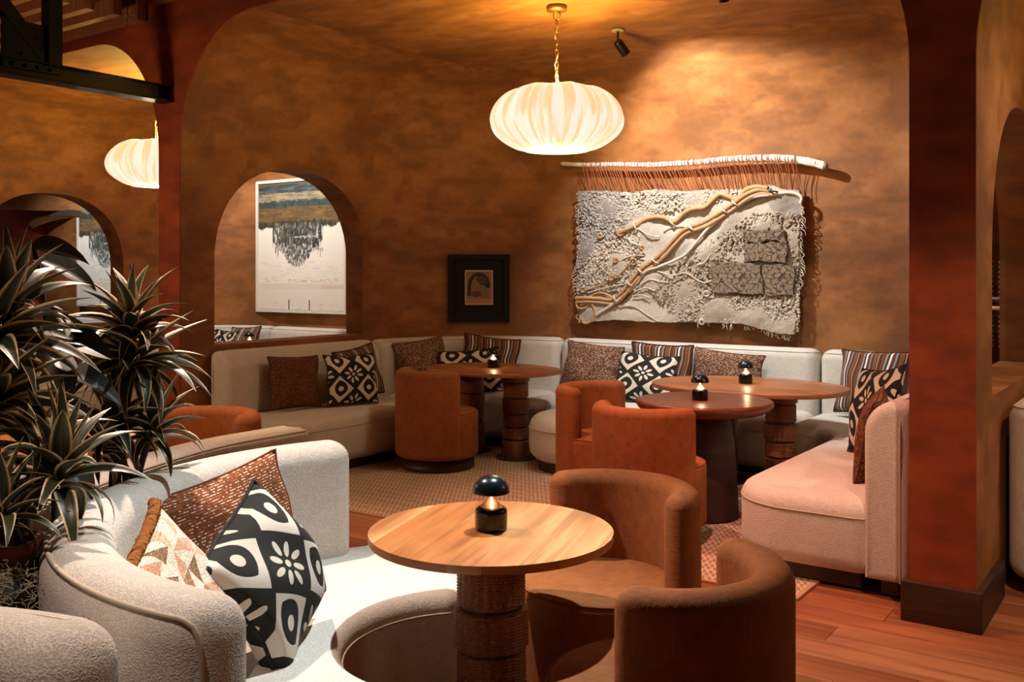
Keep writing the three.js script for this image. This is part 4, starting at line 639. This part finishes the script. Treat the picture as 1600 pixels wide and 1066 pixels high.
  const knots = []; for (let i = 0; i < 14; i++) { const k = 0.12 + i * 0.06 + r() * 0.012, q = axis.getPointAt(k), t = new THREE.TorusGeometry(lerp(0.62, 1.12, k) * 0.0325, 0.0035, 5, 18); t.rotateY(PI / 2); t.translate(q.x, q.y, q.z); knots.push(t); } stuff('cord_wraps', mergeGeometries(knots), mat({ color: 0xc9b49c, roughness: 0.9 }));
}

// ================================================================ PICTURES
const painting = canvasTex(768, 800, (c, w, h) => {
  const r = rng(808), X = (x) => (x - 48) / 575 * w, Y = (y) => (y - 75) / 880 * h; c.fillStyle = '#dfdcd2'; c.fillRect(0, 0, w, h);
  const wash = (y0, y1, col, n, sx, sy, al) => { for (let i = 0; i < n; i++) { c.globalAlpha = al * r(); c.fillStyle = Array.isArray(col) ? col[Math.floor(r() * col.length)] : col; c.fillRect(r() * w * 1.1 - w * 0.05, lerp(y0, y1, r()), sx * (0.3 + r()), sy * (0.3 + r())); } c.globalAlpha = 1; };
  c.fillStyle = '#574630'; c.fillRect(0, 0, w, Y(400)); wash(Y(95), Y(160), ['#24343a', '#3c484a', '#1a282e', '#5a6060'], 700, 90, 14, 0.7); wash(Y(150), Y(205), ['#8d8068', '#a79a82', '#6f6a58'], 400, 90, 12, 0.6); wash(Y(200), Y(245), ['#1e3238', '#2a3d40', '#3a4a48'], 600, 30, 22, 0.7); wash(Y(245), Y(345), ['#6a4e2a', '#7c6034', '#543f24', '#46402c', '#8a6a38'], 900, 60, 14, 0.5); wash(Y(345), Y(400), ['#2c2a22', '#1d2c30', '#4a3a26'], 800, 10, 40, 0.7);
  c.fillStyle = '#e6e3da'; const top = (x) => Y(392 + 10 * Math.sin(x / 17) + 14 * Math.sin(x / 43)); c.beginPath(); c.moveTo(0, h); for (let x = 0; x <= w; x += 4) c.lineTo(x, top(x) - 18 * r()); c.lineTo(w, h); c.closePath(); c.fill();
  c.fillStyle = '#2b3030'; const hole = []; for (let x = 150; x <= 480; x += 5) hole.push([x, 355 - 25 * Math.abs(Math.sin(x / 13)) * r()]); for (let x = 480; x >= 150; x -= 5) hole.push([x, 480 + 150 * Math.sin(PI * (x - 150) / 330) * (0.75 + 0.5 * r())]); c.beginPath(); hole.forEach((p) => c.lineTo(X(p[0]), Y(p[1]))); c.fill();
  for (let i = 0; i < 1500; i++) { const x = 165 + r() * 295, y = 350 + r() * 285 * Math.sin(PI * (x - 160) / 305); c.globalAlpha = 0.75 * r(); c.fillStyle = ['#16262c', '#4b4a40', '#6a5234', '#33474c', '#87857a', '#d8d6cc'][Math.floor(r() * 6)]; c.fillRect(X(x), Y(y), 3 + r() * 6, 8 + r() * 30); } c.globalAlpha = 1;
  for (let i = 0; i < 500; i++) { const x = 150 + r() * 330, y = 500 + r() * 140; c.globalAlpha = 0.6 * r(); c.fillStyle = '#e9e7df'; c.fillRect(X(x), Y(y), 4 + r() * 14, 3 + r() * 22); } for (let i = 0; i < 60; i++) { c.globalAlpha = 0.7 * r(); c.fillStyle = '#dfe0da'; c.fillRect(X(290 + r() * 150), Y(448 + r() * 10), 20 * r() + 6, 3 + 4 * r()); } for (let i = 0; i < 160; i++) { const e = i % 2; c.globalAlpha = 0.8 * r(); c.fillStyle = r() < 0.5 ? '#e6e3da' : '#3a3c38'; c.fillRect(X((e ? 150 : 440) + r() * 40), Y(380 + r() * 160), 3 + 8 * r(), 10 + 50 * r()); } c.globalAlpha = 1;
  wash(Y(620), Y(770), ['#c9c2b4', '#d6d0c4', '#b5a898'], 300, 60, 6, 0.35); c.fillStyle = '#8a6a58'; for (let i = 0; i < 50; i++) c.fillRect(X(90 + r() * 480), Y(740 + r() * 20), 14 * r() + 2, 2.5); c.fillStyle = '#d9d3c8'; c.fillRect(0, Y(770), w, Y(810) - Y(770)); c.fillStyle = '#e0ddd4'; c.fillRect(0, Y(812), w, h);
  c.fillStyle = '#d0b4a6'; c.globalAlpha = 0.5; c.fillRect(X(470), Y(785), w, 14); c.globalAlpha = 1; c.fillStyle = '#25221e'; c.fillRect(X(258), Y(880), 8, Y(950) - Y(880)); c.fillRect(X(393), Y(882), 8, Y(952) - Y(882)); c.fillRect(0, h - 7, w, 7); wash(Y(900), Y(950), ['#b9ae9c', '#8f8a7c'], 120, 26, 4, 0.4);
});
function bigPainting(label, u0, u1) {
  const y0 = 1.08, y1 = 2.67, g = thing('painting', label, 'painting', [(u0 + u1) / 2, y0, -7.8]), w = (u1 - u0) / 2, h = y1 - y0, f = 0.035;
  mesh('canvas', new THREE.BoxGeometry(2 * w - 0.05, h - 0.05, 0.03).translate(0, h / 2, 0.0), [0, 1, 2, 3, 4, 5].map((k) => k === 4 ? mat({ map: painting, roughness: 0.8 }) : mat({ color: 0x2a2622 })), g);
  const m = mat({ color: 0xd8d4cc, roughness: 0.5 });
  for (const [a, b, c, d] of [[-w, w, 0, f], [-w, w, h - f, h], [-w, -w + f, f, h - f], [w - f, w, f, h - f]]) mesh('frame_bar', box(a, b, c, d, -0.035, 0.04, 0.003), m, g, 'thin white frame');
}
bigPainting('large white and dark abstract painting seen through the arched opening', -9.34, -7.80);
bigPainting('large abstract painting behind the plants at far left', -13.29, -11.75);
{ // small picture on the curved corner
  const g = thing('framed_print', 'small brown print in a wide black frame on the curved wall', 'picture', [-5.705, 1.07, -7.495]); g.rotation.y = Math.atan2(0.629, 0.778);
  const w = 0.3, h = 0.66, m = mat({ color: 0x050302, roughness: 0.9 });
  for (const [a, b, c, d] of [[-w, w, 0, 0.055], [-w, w, h - 0.055, h], [-w, -w + 0.055, 0.055, h - 0.055], [w - 0.055, w, 0.055, h - 0.055]]) mesh('frame_bar', box(a, b, c, d, -0.05, 0.0, 0.006), m, g, 'black outer moulding');
  mesh('mat_board', box(-w + 0.05, w - 0.05, 0.05, h - 0.05, -0.018, -0.004), mat({ color: 0x050303, roughness: 0.9 }), g, 'black mount');
  const pr = canvasTex(256, 300, (c, W, H) => { c.fillStyle = '#8a6448'; c.fillRect(0, 0, W, H); c.fillStyle = '#17150f'; c.beginPath(); c.ellipse(W / 2, H * 0.45, W * 0.44, H * 0.42, 0, PI, 0); c.lineTo(W * 0.94, H * 0.5); c.lineTo(W * 0.06, H * 0.78); c.fill(); c.fillStyle = '#7a5a40'; c.beginPath(); c.ellipse(W * 0.36, H * 0.48, W * 0.17, H * 0.34, 0.15, 0, 2 * PI); c.fill(); c.beginPath(); c.ellipse(W * 0.6, H * 0.62, W * 0.3, H * 0.2, 0.5, 0, 2 * PI); c.fill(); c.fillStyle = '#4a3020'; c.beginPath(); c.ellipse(W * 0.6, H * 0.27, W * 0.22, H * 0.11, 0.2, 0, 2 * PI); c.fill(); c.beginPath(); c.ellipse(W * 0.4, H * 0.7, W * 0.18, H * 0.09, 0, 0, 2 * PI); c.fill(); c.fillStyle = '#a5754e'; c.fillRect(0, H * 0.86, W, H * 0.14); const r = rng(12); for (let i = 0; i < 1400; i++) { c.globalAlpha = 0.4 * r(); c.fillStyle = r() < 0.5 ? '#22140c' : '#c49a74'; c.fillRect(r() * W, r() * H, 3, 3); } });
  mesh('print', new THREE.PlaneGeometry(0.25, 0.315).translate(0, 0.335, 0.0235), mat({ map: pr, roughness: 0.7 }), g); mesh('inner_border', box(-0.137, 0.137, 0.165, 0.505, -0.022, -0.01, 0.002), mat({ color: 0xb9a596, roughness: 0.6 }), g, 'thin pale border');
}
{ // spool-turned ornament glimpsed through the right opening
  const g = thing('wall_ornament', 'dark spool-turned wall ornament glimpsed past the rust pillar', 'ornament', [-1.13, 1.02, -7.24]); g.rotation.y = R(-28);
  const bead = new THREE.SphereGeometry(0.022, 12, 8); bead.scale(1, 0.75, 1);
  for (const x of [-0.035, 0.03, 0.095]) for (let i = 0; i < 18; i++) { const b = mesh('bead', bead, M.darkWood, g); b.position.set(x, 0.02 + i * 0.0335, 0); }
  mesh('crossbar', new THREE.CylinderGeometry(0.016, 0.016, 0.22, 14).rotateZ(PI / 2).translate(0.03, 0.28, 0.02), mat({ color: 0x9a6a40, roughness: 0.4 }), g, 'pale polished crossbar'); mesh('crossbar', new THREE.CylinderGeometry(0.02, 0.02, 0.22, 14).rotateZ(PI / 2).translate(0.03, 0.34, 0.01), M.darkWood, g);
}

// ================================================================ PLANTER AND PLANTS
{
  const inner = []; for (let a = 135; a <= 228; a += 3) inner.push(hall(-0.14 + 1.165 * Math.cos(R(a)), 2.85 + 1.165 * Math.sin(R(a))));
  const outer = [[-1.06, 2.0], [-1.47, 2.12], [-1.475, 2.5], [-1.42, 3.1], [-1.335, 3.62], [-1.19, 4.02], [-1.08, 4.1]].map((p) => hall(...p)), pl = [...inner, ...outer], [cu, cv] = centre(pl);
  const g = thing('planter', 'dark brown planter between the curved banquettes', 'planter', [cu, 0, -cv]), put = (n, geo, m, l) => { geo.translate(-cu, 0, cv); return mesh(n, geo, m, g, l); };
  put('box', slab(pl, 0, 0.72, 0.01, 2), mat({ color: 0x3a1c10, roughness: 0.7 }), 'dark brown planter box');
  const soilT = texFrom(N, (i) => { const s = 0.5 + nFine[i]; return [44 * s, 26 * s, 16 * s]; }), soil = put('soil', slab(shrink(pl, 0.015), 0.7, 0.752, 0.012, 2), mat({ map: per(soilT, 0.3), bumpMap: per(gray(N, (i) => nFine[i] * 0.6 + nMid[i] * 0.4), 0.3), bumpScale: 0.03, roughness: 1 }), 'dark potting soil');
  // clay pot and ball of dry moss among the soil
  const [pu, pv] = hall(-1.27, 2.36), pot = thing('clay_pot', 'terracotta pot rim beside the curved banquette', 'pot', [pu, 0.752, -pv]);
  mesh('body', lathe([[0.001, 0.0], [0.07, 0], [0.095, 0.09], [0.104, 0.092], [0.106, 0.118], [0.094, 0.12], [0.09, 0.1], [0.001, 0.1]], 36), mat({ color: 0x6e2a14, roughness: 0.75 }), pot);
  const [mu, mv] = hall(-1.2, 2.2), mo = thing('moss_clump', 'tangle of dry grey moss at the left edge by the planter', 'moss', [mu, 0.752, -mv]), r = rng(41), st = [];
  for (let i = 0; i < 420; i++) { const a = r() * 6.28, e = r() * 1.4, rad = 0.05 + r() * 0.045, p = new THREE.Vector3(Math.cos(a) * Math.cos(e) * rad * 1.5, Math.sin(e) * rad + 0.01, Math.sin(a) * Math.cos(e) * rad * 1.5), d = () => new THREE.Vector3((r() - 0.5) * 0.05, (r() - 0.5) * 0.03, (r() - 0.5) * 0.05); const q = p.clone().add(d()); st.push(new THREE.TubeGeometry(new THREE.CatmullRomCurve3([p, q, q.clone().add(d())]), 4, 0.0009, 3)); }
  const w = mesh('strands', mergeGeometries(st), mat({ color: 0x9a8f78, roughness: 1 }), mo); w.userData.kind = 'stuff'; mesh('core', new THREE.IcosahedronGeometry(0.05, 2).scale(1.4, 0.8, 1.4).translate(0, 0.03, 0), mat({ color: 0x2e281e, roughness: 1 }), mo);
}
const leafTex = texFrom(64, (i, x) => { const e = Math.abs(x - 0.5) * 2, line = smooth(0.75, 0.95, Math.sin(x * 40)); let c = mixc([46, 52, 32], [104, 108, 64], line * 0.5); c = mixc(c, [234, 206, 164], smooth(0.66, 0.82, e)); return c; });
const leafM = phys({ map: leafTex, roughness: 0.42, side: THREE.DoubleSide, transmission: 0, clearcoat: 0.15, clearcoatRoughness: 0.4 });
const bladeGeo = (droop, width, fold) => { const n = 9, m = 4, rows = []; let y = 0, z = 0, a = 0.12; for (let j = 0; j <= n; j++) { const t = j / n, w = width * Math.pow(Math.sin(PI * Math.pow(clamp(t, 0, 1), 0.62) * 0.985 + 0.02), 0.9), row = []; for (let i = 0; i <= m; i++) { const s = i / m * 2 - 1, f = fold * Math.abs(s) * w; row.push({ p: [s * w / 2, y + f * Math.cos(a), -(z - f * Math.sin(a) * 0)], uv: [i / m, t] }); } rows.push(row); y += Math.sin(a) / n; z += Math.cos(a) / n; a -= droop / n * (0.5 + t); } return sheet(rows); };
const blades = [0.15, 0.6, 1.1, 1.7, 2.3].map((d, k) => bladeGeo(d, 0.2 + 0.02 * (k % 3), 0.3));
const stemM = mat({ color: 0x3a3222, roughness: 0.85 });
function rosette(parent, base, x, y, z, len, n, seed, lo = -10, hi = 82, az0 = 0, az1 = 360) {
  n = Math.round(n * 1.45); len *= 0.86; const r = rng(seed); for (let k = 0; k < n; k++) {
    const t = k / (n - 1), el = lerp(hi, lo, Math.pow(t, 0.8)) + (r() - 0.5) * 14, l = len * (0.72 + 0.4 * Math.sin(PI * (0.25 + 0.6 * t))) * (0.85 + 0.3 * r()), v = clamp(Math.floor(lerp(0.2, 4.2, t) + r() * 1.2 - 0.4), 0, 4);
    const b = mesh('leaf', blades[v], leafM, parent); b.rotation.order = 'YXZ'; b.rotation.set(-R(el), R(lerp(az0, az1, ((k * 0.381966 + seed * 0.13) % 1))), (r() - 0.5) * 0.7); b.scale.set(l, l, l); b.position.set(x - base[0], y - base[1] - t * 0.05, z - base[2]);
  }
}
function stem(parent, base, pts, r0) { mesh('stem', tube(pts.map((p) => new THREE.Vector3(p[0] - base[0], p[1] - base[1], p[2] - base[2])), r0, 24, 7), stemM, parent); }
const H3 = (x, d, y) => { const [u, v] = hall(x, d); return [u, y, -v]; };
{ // dracaena, right clump
  const b = H3(-1.28, 3.2, 0.752), g = thing('dracaena_plant', 'tall variegated dracaena rising behind the curved banquette', 'plant', b);
  const tops = [[-1.235, 3.12, 1.36, 0.24, 20, 11, 0, 84], [-1.225, 3.12, 1.255, 0.27, 22, 12, -25, 40], [-1.28, 3.1, 1.06, 0.23, 18, 13, -20, 82], [-1.165, 3.12, 1.03, 0.22, 16, 14, -5, 84], [-1.30, 3.02, 1.0, 0.2, 10, 15, -25, 60]];
  tops.forEach(([x, d, y, l, n, s, lo, hi], i) => { const p = H3(x, d, y); rosette(g, b, ...p, l, n, s, lo, hi); const q = H3(-1.28 + (i - 2) * 0.03, 3.2 - (i % 2) * 0.03, 0.75); stem(g, b, [q, [lerp(q[0], p[0], 0.35), lerp(q[1], p[1], 0.5), lerp(q[2], p[2], 0.35)], p], 0.011); });
}
{ // dracaena, left clump
  const b = H3(-1.33, 2.5, 0.752), g = thing('dracaena_plant', 'bushy variegated dracaena filling the left edge of the picture', 'plant', b);
  const tops = [[-1.31, 2.5, 1.44, 0.23, 20, 21, 0, 84], [-1.32, 2.44, 1.37, 0.28, 20, 22, -20, 45], [-1.31, 2.42, 1.21, 0.27, 22, 23, -15, 60], [-1.14, 2.42, 1.03, 0.24, 22, 24, -15, 84], [-1.27, 2.55, 1.07, 0.22, 16, 25, 0, 80], [-1.2, 2.26, 0.98, 0.18, 12, 26, -10, 70]];
  tops.forEach(([x, d, y, l, n, s, lo, hi], i) => { const p = H3(x, d, y); rosette(g, b, ...p, l, n, s, lo, hi); const q = H3(-1.33 + (i - 2) * 0.03, 2.5 - (i % 2) * 0.05, 0.75); stem(g, b, [q, [lerp(q[0], p[0], 0.35), lerp(q[1], p[1], 0.5), lerp(q[2], p[2], 0.35)], p], 0.011); });
}
{ // broad-leaved rubber plant between them
  const broad = (() => { const n = 10, m = 6, rows = []; for (let j = 0; j <= n; j++) { const t = j / n, w = 0.46 * Math.pow(Math.sin(PI * Math.pow(t, 0.85)), 0.62) * (1 - 0.1 * t), row = []; for (let i = 0; i <= m; i++) { const s = i / m * 2 - 1; row.push({ p: [s * w / 2, 0.12 * Math.abs(s) * w * 2 - 0.22 * t * t, -t], uv: [i / m, t] }); } rows.push(row); } return sheet(rows); })();
  const lt = texFrom(128, (i, x, y) => { const mid = 1 - smooth(0.0, 0.03, Math.abs(x - 0.5)), v = smooth(0.86, 0.98, Math.sin((y * 11 + Math.abs(x - 0.5) * 7) * 2 * PI)); return mixc(mixc([46, 50, 40], [70, 76, 56], v * 0.4), [110, 112, 72], mid * 0.7); });
  const dk = phys({ map: lt, roughness: 0.45, side: THREE.DoubleSide, clearcoat: 0.12, clearcoatRoughness: 0.4 }), yg = phys({ color: 0x6f7a2a, roughness: 0.45, side: THREE.DoubleSide });
  const b = H3(-1.36, 2.85, 0.752), g = thing('rubber_plant', 'rubber plant with broad dark leaves between the dracaenas', 'plant', b), top = H3(-1.42, 2.85, 1.62); stem(g, b, [b, H3(-1.36, 2.85, 1.2), top], 0.009);
  const L = [[-1.42, 2.84, 1.66, 0.2, 70, 20, 0.3], [-1.41, 2.82, 1.60, 0.21, 80, -4, -0.7], [-1.42, 2.84, 1.57, 0.2, 95, -18, 0.5], [-1.39, 2.8, 1.45, 0.2, 60, -20, -0.5], [-1.37, 2.82, 1.36, 0.22, 75, -12, 0.6], [-1.36, 2.82, 1.30, 0.23, 40, -25, -0.2], [-1.36, 2.85, 1.25, 0.22, 100, -22, 0.4], [-1.37, 2.8, 1.17, 0.24, 80, -15, -0.6], [-1.36, 2.8, 1.1, 0.22, 30, -22, 0.3], [-1.38, 2.78, 1.2, 0.22, -20, -20, 0.2], [-1.35, 2.82, 1.02, 0.22, 60, -30, 0.2], [-1.37, 2.84, 1.5, 0.19, -40, 5, 0.4], [-1.36, 2.8, 0.98, 0.2, 0, -20, 0]];
  L.forEach(([x, d, y, s, az, el, ro]) => { const o = mesh('leaf', broad, dk, g), p = H3(x, d, y); o.rotation.order = 'YXZ'; o.rotation.set(-R(el), R(az) + TURN, ro); o.scale.setScalar(s); o.position.set(p[0] - b[0], p[1] - b[1], p[2] - b[2]); });
  const y = mesh('leaf', broad, yg, g, 'young yellow green leaf'), p = H3(-1.37, 2.8, 1.385); y.rotation.order = 'YXZ'; y.rotation.set(R(5), R(95) + TURN, 0.9); y.scale.setScalar(0.13); y.position.set(p[0] - b[0], p[1] - b[1], p[2] - b[2]);
}
{ // sprig caught in the slats
  const b = H3(-2.86, 7.15, 3.47), g = thing('hanging_sprig', 'tiny white flowering sprig hanging from the ceiling slats', 'plant', b), m = mat({ color: 0xd8dcc8, roughness: 0.6, side: THREE.DoubleSide }), r = rng(3);
  for (let i = 0; i < 14; i++) { const o = mesh('leaf', blades[2], m, g); o.scale.setScalar(0.05); o.rotation.set(r() * 3, r() * 6, r() * 3); o.position.set((r() - 0.5) * 0.06, -r() * 0.12 + 0.03, (r() - 0.5) * 0.06); }
  mesh('stem', tube([[0, 0.06, 0], [0.01, 0, 0.01], [-0.01, -0.09, 0]].map((p) => new THREE.Vector3(...p)), 0.003, 8, 4), stemM, g);
}

renderer.render(scene, camera);
